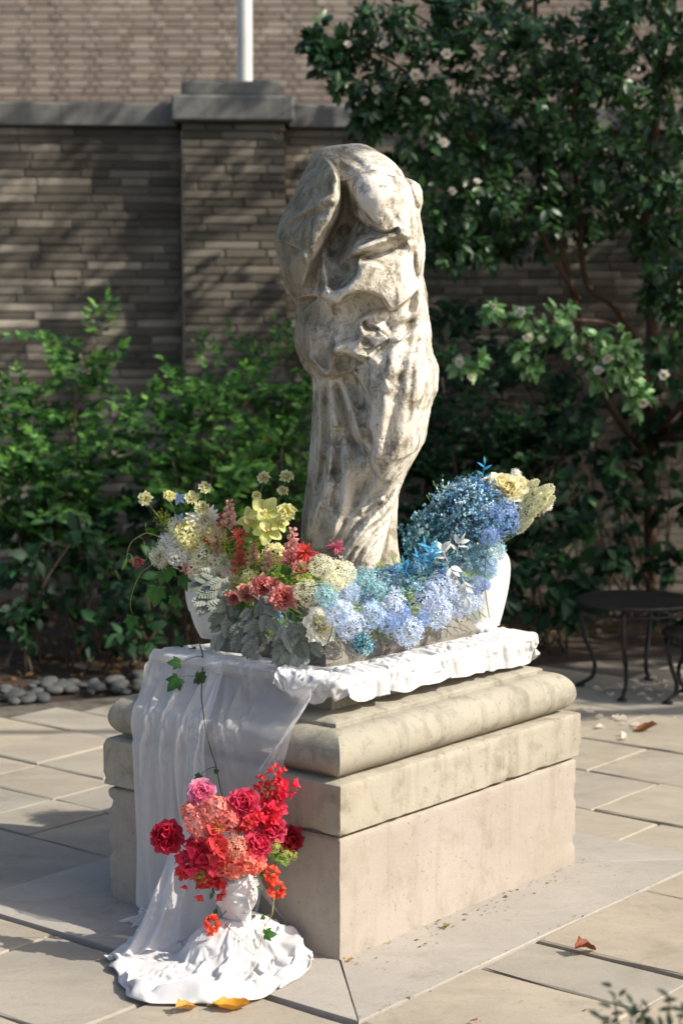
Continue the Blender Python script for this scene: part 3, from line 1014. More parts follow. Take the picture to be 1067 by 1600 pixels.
    Fq = np.stack([a, np.roll(a,-1,1), np.roll(b,-1,1), b], -1).reshape(-1, 4)[:, ::-1]
    top = len(V); bot = top+1
    V = np.vstack([V, P[0].mean(0)[None]+[0,0,0.001], P[-1].mean(0)[None]])
    # close the two ends with quads made of degenerate-free triangle pairs
    ends = []
    for k in range(0, nc, 2):
        ends.append((idx[0][k], idx[0][(k+1)%nc], idx[0][(k+2)%nc], top))
        ends.append((idx[-1][(k+2)%nc], idx[-1][(k+1)%nc], idx[-1][k], bot))
    Fq = np.vstack([Fq, np.array(ends)])
    return mesh('figure', V, Fq)

statue = empty('statue', STAT)
tag(statue, 'weathered headless stone figure wrapped in heavy drapery with a raised arm', 'statue')
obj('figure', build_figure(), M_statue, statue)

def build_strut():
    nr, nc = 90, 60
    py = np.linspace(738, 965, nr)
    l = np.interp(py, [738,770,801,830,852,895], [606,600,597,593,588,580])
    r = np.interp(py, [738,752,773,801,835,866,895], [627,626.6,625.8,622,621,623.8,628])
    th = np.linspace(0, 2*np.pi, nc, endpoint=False)
    X = ((l+r)/2)[:,None]+((r-l)/2)[:,None]*np.cos(th)[None]
    Y = 66+np.linspace(16,30,nr)[:,None]*np.sin(th)[None]
    PY = np.repeat(py[:,None], nc, 1)
    Pn = np.stack([X*.05, PY*.04, Y*.05], -1)
    n = 3*VN.fbm(Pn, 4)
    P = np.stack([(X+n*np.cos(th)-SX)*K, (Y+n*np.sin(th)*2)*K, (SY-PY)*K], -1)
    idx = np.arange(nr*nc).reshape(nr, nc); a = idx[:-1]; b = idx[1:]
    Fq = np.stack([a, np.roll(a,-1,1), np.roll(b,-1,1), b], -1).reshape(-1, 4)[:, ::-1]
    return mesh('support', P.reshape(-1,3), Fq)
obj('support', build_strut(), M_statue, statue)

# rough-hewn foot block under the figure
M_rough = stone_mat('rough_foot_stone', (0.24, 0.222, 0.19), (0.10, 0.092, 0.077), 0.8, fine=40, streak=False, bstr=0.9)
def build_foot():
    z0, z1 = 0.662, 0.735
    i0, i1, j0, j1 = 0.215, 0.86, 0.22, 0.60
    n = 40; rings = []
    prof = [(0.0, z0), (-0.006, z0+0.02), (0.0, z0+(z1-z0)*0.5), (0.012, z1-0.02), (0.03, z1)]
    for ins, z in prof:
        c = [(i0+ins,j0+ins),(i1-ins,j0+ins),(i1-ins,j1-ins),(i0+ins,j1-ins)]
        for a, b in zip(c, c[1:]+c[:1]):
            for k in range(n):
                t = k/n; rings.append((a[0]+(b[0]-a[0])*t, a[1]+(b[1]-a[1])*t, z))
    P = np.array(rings)
    d = P[:,:2]-np.array([(i0+i1)/2,(j0+j1)/2]); d /= np.linalg.norm(d,axis=1)[:,None]
    q = VN.fbm(P*22, 4)*0.03 + VN.fbm(P*70, 3)*0.012
    P[:,:2] += d*q[:,None]
    V = [(ped(*p)-STAT)[:] for p in P]
    m = 4*n
    F = [(r*m+k, r*m+(k+1)%m, (r+1)*m+(k+1)%m, (r+1)*m+k) for r in range(len(prof)-1) for k in range(m)]
    F.append(tuple((len(prof)-1)*m+k for k in range(m)))
    return mesh('foot_block', V, F, smooth=False)
obj('foot_block', build_foot(), M_rough, statue)

# ================================================================== WHITE CLOTH, VASES, HEAD PLANTER
def cloth_mat(name, col, alpha, trans=0.35):
    m = bpy.data.materials.new(name); m.use_nodes = True
    nt = m.node_tree; nt.nodes.clear()
    out = N(nt, 'ShaderNodeOutputMaterial')
    d = N(nt, 'ShaderNodeBsdfDiffuse'); t = N(nt, 'ShaderNodeBsdfTranslucent'); tr = N(nt, 'ShaderNodeBsdfTransparent')
    p = pos(nt)
    c = ramp(nt, noise(nt, p, 40, 4, 0.6), [(0.3, tuple(x*0.95 for x in col)), (0.7, col)])
    nt.links.new(c, d.inputs['Color']); nt.links.new(c, t.inputs['Color'])
    # weave and small creases
    w = noise(nt, p, 900, 2, 0.5)
    cr = noise(nt, mapped(nt, p, (1,1,0.35)), 26, 6, 0.6, 0.8)
    b1 = bump(nt, None, cr, 0.25, 0.006); b2 = bump(nt, None, w, 0.08, 0.001, b1)
    nt.links.new(b2, d.inputs['Normal'])
    m1 = N(nt, 'ShaderNodeMixShader'); m1.inputs[0].default_value = trans
    nt.links.new(d.outputs[0], m1.inputs[1]); nt.links.new(t.outputs[0], m1.inputs[2])
    m2 = N(nt, 'ShaderNodeMixShader'); m2.inputs[0].default_value = alpha
    nt.links.new(tr.outputs[0], m2.inputs[1]); nt.links.new(m1.outputs[0], m2.inputs[2])
    nt.links.new(m2.outputs[0], out.inputs['Surface'])
    return m
M_cloth = cloth_mat('white_cotton', (0.74, 0.728, 0.715), 1.0, 0.22)
M_sheer = cloth_mat('white_voile', (0.92, 0.905, 0.905), 0.80, 0.45)
M_sheer2 = cloth_mat('thin_voile', (0.88, 0.865, 0.87), 0.54, 0.42)

def grid_mesh(name, P):
    nu, nv = P.shape[:2]
    idx = np.arange(nu*nv).reshape(nu, nv)
    F = np.stack([idx[:-1,:-1], idx[1:,:-1], idx[1:,1:], idx[:-1,1:]], -1).reshape(-1, 4)
    return mesh(name, P.reshape(-1, 3), F)
def ped_np(Q):
    return np.stack([P0.x+PR.x*Q[...,0]+PL.x*Q[...,1], P0.y+PR.y*Q[...,0]+PL.y*Q[...,1], Q[...,2]], -1)

cloth = empty('white_cloth', ped(-0.12, 0.42, 0))
tag(cloth, 'long white cloth bunched on the pedestal top and trailing down to the paving', 'cloth')

HEAD = at_z(372, 1497, 0.0)                # ground point below the head's neck
def refine(P, k):
    """Catmull-Rom refinement of a net of points, k steps per span in both directions"""
    for ax in (0, 1):
        P = np.moveaxis(P, ax, 0)
        Q = np.concatenate([2*P[:1]-P[1:2], P, 2*P[-1:]-P[-2:-1]])
        out = []
        for t in np.linspace(0, 1, k, endpoint=False):
            p0, p1, p2, p3 = Q[:-3], Q[1:-2], Q[2:-1], Q[3:]
            out.append(0.5*(2*p1+(-p0+p2)*t+(2*p0-5*p1+4*p2-p3)*t*t+(-p0+3*p1-3*p2+p3)*t**3))
        R = np.stack(out, 1).reshape(-1, *P.shape[1:])
        P = np.moveaxis(np.concatenate([R, P[-1:]]), 0, ax)
    return P

# simple solids the cloth falls on while it is draped; removed again afterwards
def drape_solids():
    out = []
    prof = [(0,0),(0,.307),(-.0087,.316),(-.0087,.4417),(.03,.4417),(.006,.47),(0,.497),(.008,.525),(.035,.55),(.07,.558),(.07,.57),(.13,.584),(.136,.61),(.112,.633),(.088,.65),(.087,.664)]
    V = []; F = []
    for ee, z in prof:
        for c in ((ee,ee),(PA-ee,ee),(PA-ee,PB-ee),(ee,PB-ee)): V.append(ped(c[0], c[1], z)[:])
    for r in range(len(prof)-1):
        for k in range(4): F.append((r*4+k, r*4+(k+1)%4, (r+1)*4+(k+1)%4, (r+1)*4+k))
    n = (len(prof)-1)*4; F.append((n, n+1, n+2, n+3))
    out.append((V, F))
    out.append(([(-2,3,.003),(2,3,.003),(2,7,.003),(-2,7,.003)], [(0,1,2,3)]))
    V = []; F = []; m = 16
    ring = [(.030,.030,.135),(.036,.036,.094),(.080,.060,.082),(.118,.074,.052),(.130,.080,.0)]
    for rx, ry, z in ring:
        for q in range(m):
            a = 2*math.pi*q/m; x, y = rx*math.cos(a), ry*math.sin(a)+.008
            cs, sn = math.cos(math.radians(32)), math.sin(math.radians(32))
            V.append((HEAD.x+x*cs-y*sn, HEAD.y+x*sn+y*cs, z))
    for r in range(len(ring)-1):
        for q in range(m): F.append((r*m+q, (r+1)*m+q, (r+1)*m+(q+1)%m, r*m+(q+1)%m))
    out.append((V, F))
    obs = []
    for V, F in out:
        o = obj('drape_solid', mesh('drape_solid', V, F, smooth=False))
        o.modifiers.new('collision', 'COLLISION')
        o.collision.thickness_outer = 0.004; o.collision.cloth_friction = 12
        obs.append(o)
    return obs
def drape(jobs, frames):
    """let the nets of cloth fall into folds: jobs = [(points (nu,nv,3), pin (nu,nv), growth)]"""
    solids = drape_solids(); obs = []
    for P, pin, grow, selfc, *stiff in jobs:
        o = obj('drape_net', grid_mesh('drape_net', P))
        vg = o.vertex_groups.new(name='pin')
        for i, w in enumerate(pin.ravel()):
            if w > 0: vg.add([i], float(w), 'REPLACE')
        m = o.modifiers.new('cloth', 'CLOTH'); st = m.settings
        st.quality = 5; st.mass = 0.12; st.tension_stiffness = st.compression_stiffness = 12; st.shear_stiffness = 4
        st.bending_stiffness = stiff[0] if stiff else 0.03; st.air_damping = 1.5; st.vertex_group_mass = 'pin'
        st.shrink_min = st.shrink_max = -grow
        if len(stiff) > 1:                      # uneven gathers
            sg = o.vertex_groups.new(name='gather')
            for i, w in enumerate(stiff[1].ravel()): sg.add([i], float(w), 'REPLACE')
            st.vertex_group_shrink = 'gather'; st.shrink_min = -0.13
        c = m.collision_settings; c.collision_quality = 2; c.distance_min = 0.004
        c.use_self_collision = selfc; c.self_distance_min = 0.003; c.self_friction = 8
        m.point_cache.frame_start = 1; m.point_cache.frame_end = frames
        obs.append(o)
    for f in range(1, frames+1): scene.frame_set(f)
    dg = bpy.context.evaluated_depsgraph_get()
    res = []
    for o, (P, *_r) in zip(obs, jobs):
        me = o.evaluated_get(dg).to_mesh()
        A = np.empty(len(me.vertices)*3, np.float32); me.vertices.foreach_get('co', A)
        res.append(A.reshape(P.shape).astype(float))
    for o in obs+solids: bpy.data.objects.remove(o)
    scene.frame_set(1)
    return res
def net_swag():
    ee = 0.087; rc = 0.05
    pts = [(ee, 0.26), (ee, ee+rc)]
    pts += [(ee+rc+rc*math.cos(math.pi+math.pi/2*k/6), ee+rc+rc*math.sin(math.pi+math.pi/2*k/6)) for k in range(1, 6)]
    pts += [(ee+rc, ee), (PA-ee-rc, ee)]
    pts += [(PA-ee-rc+rc*math.cos(-math.pi/2+math.pi/2*k/6), ee+rc+rc*math.sin(-math.pi/2+math.pi/2*k/6)) for k in range(1, 6)]
    pts += [(PA-ee, ee+rc), (PA-ee, 0.40)]
    pts = np.array(pts); dl = np.r_[0, np.cumsum(np.hypot(*np.diff(pts, axis=0).T))]; L = dl[-1]; nu, nv = 150, 22
    s = np.linspace(0, L, nu); c = np.stack([np.interp(s, dl, pts[:,0]), np.interp(s, dl, pts[:,1])], -1)
    T = np.gradient(c, axis=0); T = np.stack([np.convolve(np.pad(T[:,k], 4, 'edge'), np.ones(9)/9, 'valid') for k in (0,1)], -1)
    T /= np.linalg.norm(T, axis=1)[:,None]; Nn = np.stack([T[:,1], -T[:,0]], -1)
    v = np.linspace(0, 1, nv)
    o = np.interp(v, [0,.25,.5,.65,.8,1], [-.09,-.055,-.012,.016,.028,.034])
    z = np.interp(v, [0,.25,.5,.65,.8,1], [.672,.692,.700,.690,.672,.652])
    big = np.interp(s, [0,.2,.5,L-.5,L-.25,L], [.6,.8,.9,1.2,2.0,1.9])
    Z = .672+(z-.672)[None]*np.where(z > .672, big[:,None], 1)
    S, V_ = np.meshgrid(s, v, indexing='ij')
    Z = Z+0.009*VN.fbm(np.stack([S*16, V_*3, S*0], -1), 3)
    P = ped_np(np.stack([c[:,0][:,None]+Nn[:,0][:,None]*o[None], c[:,1][:,None]+Nn[:,1][:,None]*o[None], Z], -1))
    pin = np.zeros((nu, nv)); pin[:,0] = 1; pin[:,1] = .6; pin[0,:] = .8
    gath = np.clip(0.45+1.5*VN.fbm(np.stack([S*5.5+2, V_*.8, S*0+6], -1), 2), 0, 1)
    return P, pin, 0.29, False, 0.05, gath
def net_sheet(sweep):
    vk = [0, .13, .17, .215, .30, .38, .46, .70, .95, 1.0]
    ik = [.26, .105, .068, .048, .006, -.022, -.030, -.045, -.07, -.14]
    zk = [.672, .678, .672, .640, .565, .500, .440, .230, .030, .010]
    pv = smooth_path(np.stack([vk, ik, zk], -1), 10); nu, nv = 46, 60
    v = np.linspace(0, 1, nv); u = np.linspace(0, 1, nu)
    I = np.interp(v, pv[:,0], pv[:,1]); Z = np.interp(v, pv[:,0], pv[:,2])
    if not sweep:
        jr = np.interp(v, [0,.17,.46,.7,1], [.47,.46,.42,.38,.36]); jl = np.interp(v, [0,.17,.46,.7,1], [.70,.725,.665,.635,.615]); nf, amp = 4, .010
    else:
        jr = np.interp(v, [0,.14,.19,.30,.46,.72,1], [.11,.10,.11,.15,.205,.27,.25]); jl = np.interp(v, [0,.19,.52,.76,1], [.52,.52,.49,.45,.42]); nf, amp = 2, .006
    U, V_ = np.meshgrid(u, v, indexing='ij')
    J = jr[None]+(jl-jr)[None]*U
    a = amp*np.interp(v, [0,.15,.3,1], [.1,.3,1,1.6])[None]
    I2 = I[None]-(.016 if sweep else .006)-a*np.sin(2*np.pi*nf*U+2*VN.fbm(np.stack([U*3, V_*2, U*0], -1), 2))
    P = ped_np(np.stack([I2, J, np.repeat(Z[None], nu, 0)], -1))
    pin = np.zeros((nu, nv)); pin[:, :7] = 1
    if sweep: pin[0, :18] = 1
    return P, pin, (0.06 if sweep else 0.05), False, 0.25
def net_pool():
    outline = [(172,1503),(185,1518),(205,1524),(196,1540),(206,1556),(240,1565),(285,1568),(330,1570),(375,1566),(415,1557),(438,1545),(460,1532),(470,1515),(480,1493),(481,1468),(474,1440),(464,1415),(452,1395),(430,1382),(400,1380),(370,1385),(330,1390),(295,1400),(262,1412),(240,1428),(222,1447),(205,1465),(188,1485)]
    Q = np.array([at_z(x, y, 0.006)[:2] for x, y in outline]); Q = smooth_path(np.vstack([Q, Q[:1]]), 14)[:-1]
    Qc = np.vstack([Q, Q[:1]]); d = np.r_[0, np.cumsum(np.hypot(*np.diff(Qc, axis=0).T))]
    nt, nr = 118, 34
    s = np.linspace(0, d[-1], nt)
    B = np.stack([np.interp(s, d, Qc[:,0]), np.interp(s, d, Qc[:,1])], -1)
    C = np.array([HEAD.x, HEAD.y+.008]); r = np.linspace(0, 1, nr)
    inner = C+(B-C)/np.linalg.norm(B-C, axis=1)[:,None]*0.044
    XY = inner[None]*(1-r)[:,None,None]+B[None]*r[:,None,None]
    R = np.linalg.norm(XY-C, axis=-1)
    Z = 0.076*np.exp(-(R/.13)**2)+0.030+0.03*np.exp(-((XY[...,0]-C[0])/.14)**2)*np.clip((R-.044)/.06, 0, 1)
    Z = Z+0.020*VN.fbm(np.stack([XY[...,0]*11, XY[...,1]*11, XY[...,0]*0], -1), 3)
    Z[-1] = .009; Z[-2] = np.minimum(Z[-2], .02)
    pin = np.zeros((nr, nt)); pin[0] = 1; pin[-1, ::11] = 1; pin[-1, -1] = 1
    return np.concatenate([XY, Z[...,None]], -1), pin, 0.14, False, 1.2

t_swag, t_hang, t_sweep, t_pool = drape([net_swag(), net_sheet(False), net_sheet(True), net_pool()], 48)
t_pool[...,2] = np.maximum(t_pool[...,2], .0075)
seam = (t_pool[:,0]+t_pool[:,-1])/2; t_pool[:,0] = seam; t_pool[:,-1] = seam
# ---- bunched swag along the cap edge, the sheets that hang down the short side, the pool on the paving
swag = under(obj('top_swag', grid_mesh('top_swag', refine(t_swag, 3)), M_cloth), cloth)
md = swag.modifiers.new('thickness', 'SOLIDIFY'); md.thickness = 0.0012
under(obj('hanging_sheet', grid_mesh('hanging_sheet', refine(t_hang, 4)), M_sheer), cloth)
under(obj('hanging_sheet', grid_mesh('hanging_sheet', refine(t_sweep, 4)), M_sheer2), cloth)
pool = under(obj('ground_pool', grid_mesh('ground_pool', refine(t_pool, 3)), M_cloth), cloth)
md = pool.modifiers.new('thickness', 'SOLIDIFY'); md.thickness = 0.0012

# flat part lying on the cap under the flowers
def build_lay():
    n = 60
    i = np.linspace(.10, .95, n); j = np.linspace(.10, .70, n)
    I, J = np.meshgrid(i, j, indexing='ij')
    z = 0.6665 + 0.004*np.clip(VN.fbm(np.stack([I*9, J*9, I*0], -1), 3), 0, 1)
    return grid_mesh('top_sheet', ped_np(np.stack([I, J, z], -1)))
under(obj('top_sheet', build_lay(), M_cloth), cloth)

# cloth rising from the pool behind the head to the hanging sheets (tent shape)
def build_rise():
    nu, nv = 160, 130
    u = np.linspace(0, 1, nu); v = np.linspace(0, 1, nv)
    top = np.array([ped(-0.075, j, z)[:] for j, z in ((.50,.20),(.47,.25),(.44,.29),(.41,.31),(.38,.32),(.35,.32),(.31,.31),(.27,.29))])
    tp = smooth_path(top, 24); tu = np.linspace(0,1,len(tp))
    bt = np.array([at_z(x, y, 0.012)[:] for x, y in ((190,1496),(222,1492),(262,1482),(300,1468),(345,1455),(400,1450),(446,1456),(474,1470))])
    bp = smooth_path(bt, 24); bu = np.linspace(0,1,len(bp))
    A = np.stack([np.interp(u, tu, tp[:,k]) for k in range(3)], -1)
    B = np.stack([np.interp(u, bu, bp[:,k]) for k in range(3)], -1)
    U, V_ = np.meshgrid(u, v, indexing='ij')
    w = V_**1.0
    P = A[:,None]*(1-w[...,None])+B[:,None]*w[...,None]
    # sag: falls steeply first, then sweeps outwards
    zz = A[:,2][:,None]*(1-V_)**1.35+B[:,2][:,None]*(1-(1-V_)**1.35)
    P[...,2] = zz
    # keep clear of the head
    ph = U*34 + V_*3*np.sin(U*5) + 1.5*VN.fbm(np.stack([U*4, V_*2, U*0+3], -1), 3)
    f = (0.5+0.5*np.sin(ph))**1.6*0.018*np.interp(v,[0,.2,1],[.5,1,1.2])[None] + 0.008*VN.fbm(np.stack([U*12, V_*6, U*0], -1), 4)
    P[...,1] -= f*0.8; P[...,2] += f*0.7
    mid = np.exp(-((U-0.62)/0.20)**2)*np.sin(np.pi*V_)
    P[...,1] += 0.055*mid
    return grid_mesh('rising_fold', P)
under(obj('rising_fold', build_rise(), M_sheer), cloth)

# ---- vases
def plaster_mat(name, col, rough=0.5):
    m, nt, b = new_mat(name); p = pos(nt)
    c = ramp(nt, noise(nt, p, 12, 6, 0.6), [(0.3, tuple(x*0.93 for x in col)), (0.7, col)])
    nt.links.new(c, b.inputs['Base Color']); b.inputs['Roughness'].default_value = rough
    bump(nt, b, noise(nt, p, 120, 5, 0.6), 0.12, 0.003)
    return m
M_vase = plaster_mat('white_ceramic', (0.80, 0.785, 0.76), 0.45)
M_plaster = plaster_mat('white_plaster', (0.70, 0.69, 0.67), 0.6)
def vase(loc, prof, label, group=None):
    r = empty('white_vase', loc)
    tag(r, label, 'vase')
    pv = smooth_path(np.array(prof), 6)
    V, F = lathe_vf([tuple(p) for p in pv], 48)
    V[:,2] += 0.0
    obj('body', mesh('body', V, F), M_vase, r)
    rt, zt_ = prof[-1]
    V, F = lathe_vf([(rt,zt_),(rt+0.004,zt_+0.004),(rt+0.001,zt_+0.008),(rt-0.006,zt_+0.005),(rt-0.008,zt_-0.01),(rt-0.012,zt_-0.06),(0,zt_-0.06)], 48)
    obj('rim', mesh('rim', V, F), M_vase, r)
    return r
VASE_R = at_z(748, 975, 0.672)
VASE_L = at_z(343, 994, 0.672)
vase(VASE_R, [(0.001,0),(0.055,0),(0.060,0.004),(0.070,0.04),(0.083,0.10),(0.089,0.15),(0.086,0.19),(0.070,0.215),(0.058,0.222)], 'white ceramic vase of blue flowers at the sunny end of the pedestal')
vase(VASE_L, [(0.001,0),(0.050,0),(0.055,0.004),(0.068,0.03),(0.085,0.075),(0.094,0.12),(0.092,0.155),(0.080,0.175),(0.072,0.182)], 'white ceramic vase of pale flowers at the shaded end of the pedestal')

# ---- head-shaped planter
def build_head():
    """face looks along -Y in local space; unit = head height 1"""
    nr, nc = 110, 128
    ph = np.linspace(-np.pi/2, np.pi/2, nr); th = np.linspace(-np.pi, np.pi, nc, endpoint=False)
    PH, TH = np.meshgrid(ph, th, indexing='ij')
    x = np.cos(PH)*np.sin(TH); y = -np.cos(PH)*np.cos(TH); z = np.sin(PH)
    # skull
    X = x*0.36; Y = y*0.46; Z = z*0.5
    low = np.clip(-Z/0.5, 0, 1)
    X *= 1-0.42*low**1.6
    Y = np.where(Y < 0, Y*(1-0.10*low**2), Y*(1-0.35*low))
    Y = Y + 0.02
    fr = np.clip(-y, 0, 1)**1.0
    def g(cx, cz, sx, sz): return np.exp(-((X-cx)/sx)**2-((Z-cz)/sz)**2)*(y < 0)
    # flatten the face plane, then raise features
    face = g(0, -0.12, 0.26, 0.40)
    Y = Y*(1-face) + face*np.minimum(Y, Y*0.86-0.035)
    d = np.zeros_like(X)
    d += 0.028*(g(-0.13, 0.055, 0.10, 0.035)+g(0.13, 0.055, 0.10, 0.035))       # brow
    d -= 0.050*(g(-0.125, -0.01, 0.070, 0.048)+g(0.125, -0.01, 0.070, 0.048))    # sockets
    d += 0.030*(g(-0.125, -0.012, 0.052, 0.026)+g(0.125, -0.012, 0.052, 0.026))  # lids
    d -= 0.010*(g(-0.125, -0.040, 0.06, 0.010)+g(0.125, -0.040, 0.06, 0.010))
    nl = np.clip((0.06-Z)/0.22, 0, 1)
    d += np.exp(-(X/(0.028+0.018*nl))**2)*np.where((Z < 0.07) & (Z > -0.19), 0.035+0.075*nl, 0)*(y < 0)*np.clip((Z+0.19)/0.025, 0, 1)
    d += 0.020*(g(-0.042, -0.165, 0.022, 0.022)+g(0.042, -0.165, 0.022, 0.022))
    d += 0.030*(g(-0.16, -0.11, 0.09, 0.08)+g(0.16, -0.11, 0.09, 0.08))          # cheeks
    d -= 0.014*g(0, -0.215, 0.016, 0.016)
    d += 0.040*g(0, -0.248, 0.075, 0.018)                                         # upper lip
    d -= 0.026*g(0, -0.270, 0.085, 0.009)
    d += 0.042*g(0, -0.292, 0.058, 0.020)                                         # lower lip
    d -= 0.020*g(0, -0.335, 0.07, 0.020)
    d += 0.046*g(0, -0.405, 0.085, 0.055)                                         # chin
    Y = Y - d*1.9
    # hair: wavy mass above the forehead and round the sides
    hair = np.clip((Z-0.17+0.5*np.clip(Y+0.1,-1,1)*0.9+0.30*np.abs(X))/0.06, 0, 1)
    hair = np.maximum(hair, np.clip((Y-0.0)/0.08, 0, 1)*np.clip((Z+0.42)/0.1, 0, 1))
    wv = 0.035+0.020*np.sin(TH*17+9*np.sin(PH*3+TH*2))+0.012*np.sin(PH*22+TH*5)
    nrm = np.stack([x, y, z], -1)
    P = np.stack([X, Y, Z], -1)+nrm*(hair*wv)[...,None]
    # ears
    idx = np.arange(nr*nc).reshape(nr, nc); a = idx[:-1]; b = idx[1:]
    F = np.stack([a, np.roll(a,-1,1), np.roll(b,-1,1), b], -1).reshape(-1, 4)
    return P.reshape(-1,3), F
HS = 0.134
head = empty('head_planter', HEAD, (0, 0, math.radians(25)))
tag(head, 'white plaster head with a calm face, planted with red flowers', 'head planter')
V, F = build_head()
tl = math.radians(-3)      # looking slightly down
Vr = V.copy(); Vr[:,1] = V[:,1]*math.cos(tl)-V[:,2]*math.sin(tl); Vr[:,2] = V[:,1]*math.sin(tl)+V[:,2]*math.cos(tl)
Vr = Vr*HS; Vr[:,2] += 0.164
obj('head', mesh('head', Vr, F), M_plaster, head)
nk = []
for k in range(12):
    t = k/11; nk.append((0.033+0.010*(1-t)**2+0.006*(t**3), 0.035+0.10*t))
V, F = lathe_vf(nk, 32)
V[:,1] += 0.010-0.06*(V[:,2]-0.05)
obj('neck', mesh('neck', V, F), M_plaster, head)
def build_shoulders():
    n, m = 24, 48
    V = []
    for k in range(n):
        t = k/(n-1)
        rx = 0.034+0.088*t**0.55; ry = 0.034+0.040*t**0.7; z = 0.092-0.086*t**2.2
        for q in range(m):
            a = 2*math.pi*q/m; V.append((rx*math.cos(a), ry*math.sin(a)+0.008, z))
    F = [(k*m+q, (k+1)*m+q, (k+1)*m+(q+1)%m, k*m+(q+1)%m) for k in range(n-1) for q in range(m)]
    return mesh('shoulders', V, F)
obj('shoulders', build_shoulders(), M_plaster, head)

# ================================================================== FLOWERS
frng = random.Random(77)
def petal_mat(name, trans=0.3, rough=0.55):
    m = bpy.data.materials.new(name); m.use_nodes = True
    nt = m.node_tree; b = nt.nodes['Principled BSDF']; out = nt.nodes['Material Output']
    at = N(nt, 'ShaderNodeAttribute'); at.attribute_name = 'col'
    p = N(nt, 'ShaderNodeTexCoord').outputs['Object']
    oi = objrand(nt)
    c = mix(nt, 0.6, at.outputs['Color'], ramp(nt, noise(nt, p, 9, 5, 0.6), [(0.25, 0.85), (0.75, 1.3)]), 'MULTIPLY')
    c = mix(nt, 0.5, c, ramp(nt, oi, [(0, 0.9), (1, 1.2)]), 'MULTIPLY')
    nt.links.new(c, b.inputs['Base Color']); b.inputs['Roughness'].default_value = rough
    b.inputs['Specular IOR Level'].default_value = 0.25
    bump(nt, b, noise(nt, mapped(nt, p, (1,1,0.4)), 30, 4, 0.6), 0.15, 0.02)
    t = N(nt, 'ShaderNodeBsdfTranslucent'); nt.links.new(c, t.inputs['Color'])
    ms = N(nt, 'ShaderNodeMixShader'); ms.inputs[0].default_value = trans
    nt.links.new(b.outputs[0], ms.inputs[1]); nt.links.new(t.outputs[0], ms.inputs[2])
    nt.links.new(ms.outputs[0], out.inputs['Surface'])
    return m
M_petal = petal_mat('petal', 0.5)
M_leaf = petal_mat('leaf', 0.25, 0.42)
M_grey = petal_mat('felted_leaf', 0.12, 0.9)

def srgb(h):
    h = h.lstrip('#'); v = [int(h[k:k+2], 16)/255 for k in (0, 2, 4)]
    return np.array([(x/12.92 if x <= 0.04045 else ((x+0.055)/1.055)**2.4) for x in v])

def petal(G, M, L, Wd, c0, c1, cup=0.25, curl=0.0, ruf=0.0, tip=1.0, nu=4, nv=4, shape=0.75, blunt=False):
    """petal from the origin along +Y, its face towards +Z; M a 4x4 placing it"""
    V = []; C = []
    ph = frng.random()*6.28
    for a in range(nu+1):
        t = a/nu
        w = Wd*(math.sin(math.pi*min(t, 1)**shape*0.92+0.06)**0.8)*(1.0 if t < 1 else tip)
        if blunt: w = Wd*math.sin(math.pi*(0.07+0.63*t))
        for b in range(nv+1):
            s = b/nv*2-1
            x = s*w*0.5
            y = L*t*(1-(0.30*t if blunt else 0.12)*abs(s)**2.2)
            z = cup*L*(t**1.6)*(0.6) + cup*w*0.9*s*s - curl*L*t*t*t
            if ruf: z += ruf*L*t*t*math.sin(s*7+ph+t*4); y += ruf*L*0.4*t*math.sin(s*9+ph)
            V.append((x, y, z)); C.append(c0*(1-t)+c1*t)
    n1 = nv+1
    F = [(a*n1+b, a*n1+b+1, (a+1)*n1+b+1, (a+1)*n1+b) for a in range(nu) for b in range(nv)]
    V = np.array(V); Mx = np.array(M)
    G.add(V@Mx[:3,:3].T+Mx[:3,3], F, np.array(C))

def rotm(az, tilt, at=(0,0,0), roll=0.0):
    """tilt 0 = petal flat (points outward), tilt pi/2 = petal upright"""
    return Matrix.Translation(at) @ Matrix.Rotation(az, 4, 'Z') @ Matrix.Rotation(tilt, 4, 'X') @ Matrix.Rotation(roll, 4, 'Y')

def bloom_layers(cols, layers, ruf=0.06, wide=0.8, center=None, jitter=0.15):
    """layers: (count, length, tilt, height) from the outside inwards"""
    G = Geo()
    for k, (n, L, tilt, h) in enumerate(layers):
        f = k/max(1, len(layers)-1)
        off = frng.random()*6
        for q in range(n):
            a = off+2*math.pi*q/n+frng.uniform(-jitter, jitter)
            c = cols[0]*(1-f)+cols[1]*f
            c = c*frng.uniform(0.85, 1.1)
            petal(G, rotm(a, tilt+frng.uniform(-.12,.12), (0,0,h), frng.uniform(-.2,.2)), L*frng.uniform(.88,1.08), L*wide, c*0.8, c, cup=0.28, curl=0.12 if tilt < .6 else -.05, ruf=ruf, nu=4, nv=4, blunt=wide > .5)
    if center is not None:
        for q in range(26):
            a = frng.random()*6.28; r = 0.22*math.sqrt(frng.random())
            p = (r*math.cos(a), r*math.sin(a), layers[-1][3]+0.18+0.12*frng.random())
            dots(G, [p], 0.045, center*frng.uniform(.8,1.2))
    return G
OCT_V = np.array([(1,0,0),(-1,0,0),(0,1,0),(0,-1,0),(0,0,1),(0,0,-1)], dtype=float)
OCT_F = [(0,2,4),(2,1,4),(1,3,4),(3,0,4),(2,0,5),(1,2,5),(3,1,5),(0,3,5)]
def dots(G, pts, r, c):
    for p in pts:
        G.add(OCT_V*r+np.array(p), OCT_F, c)

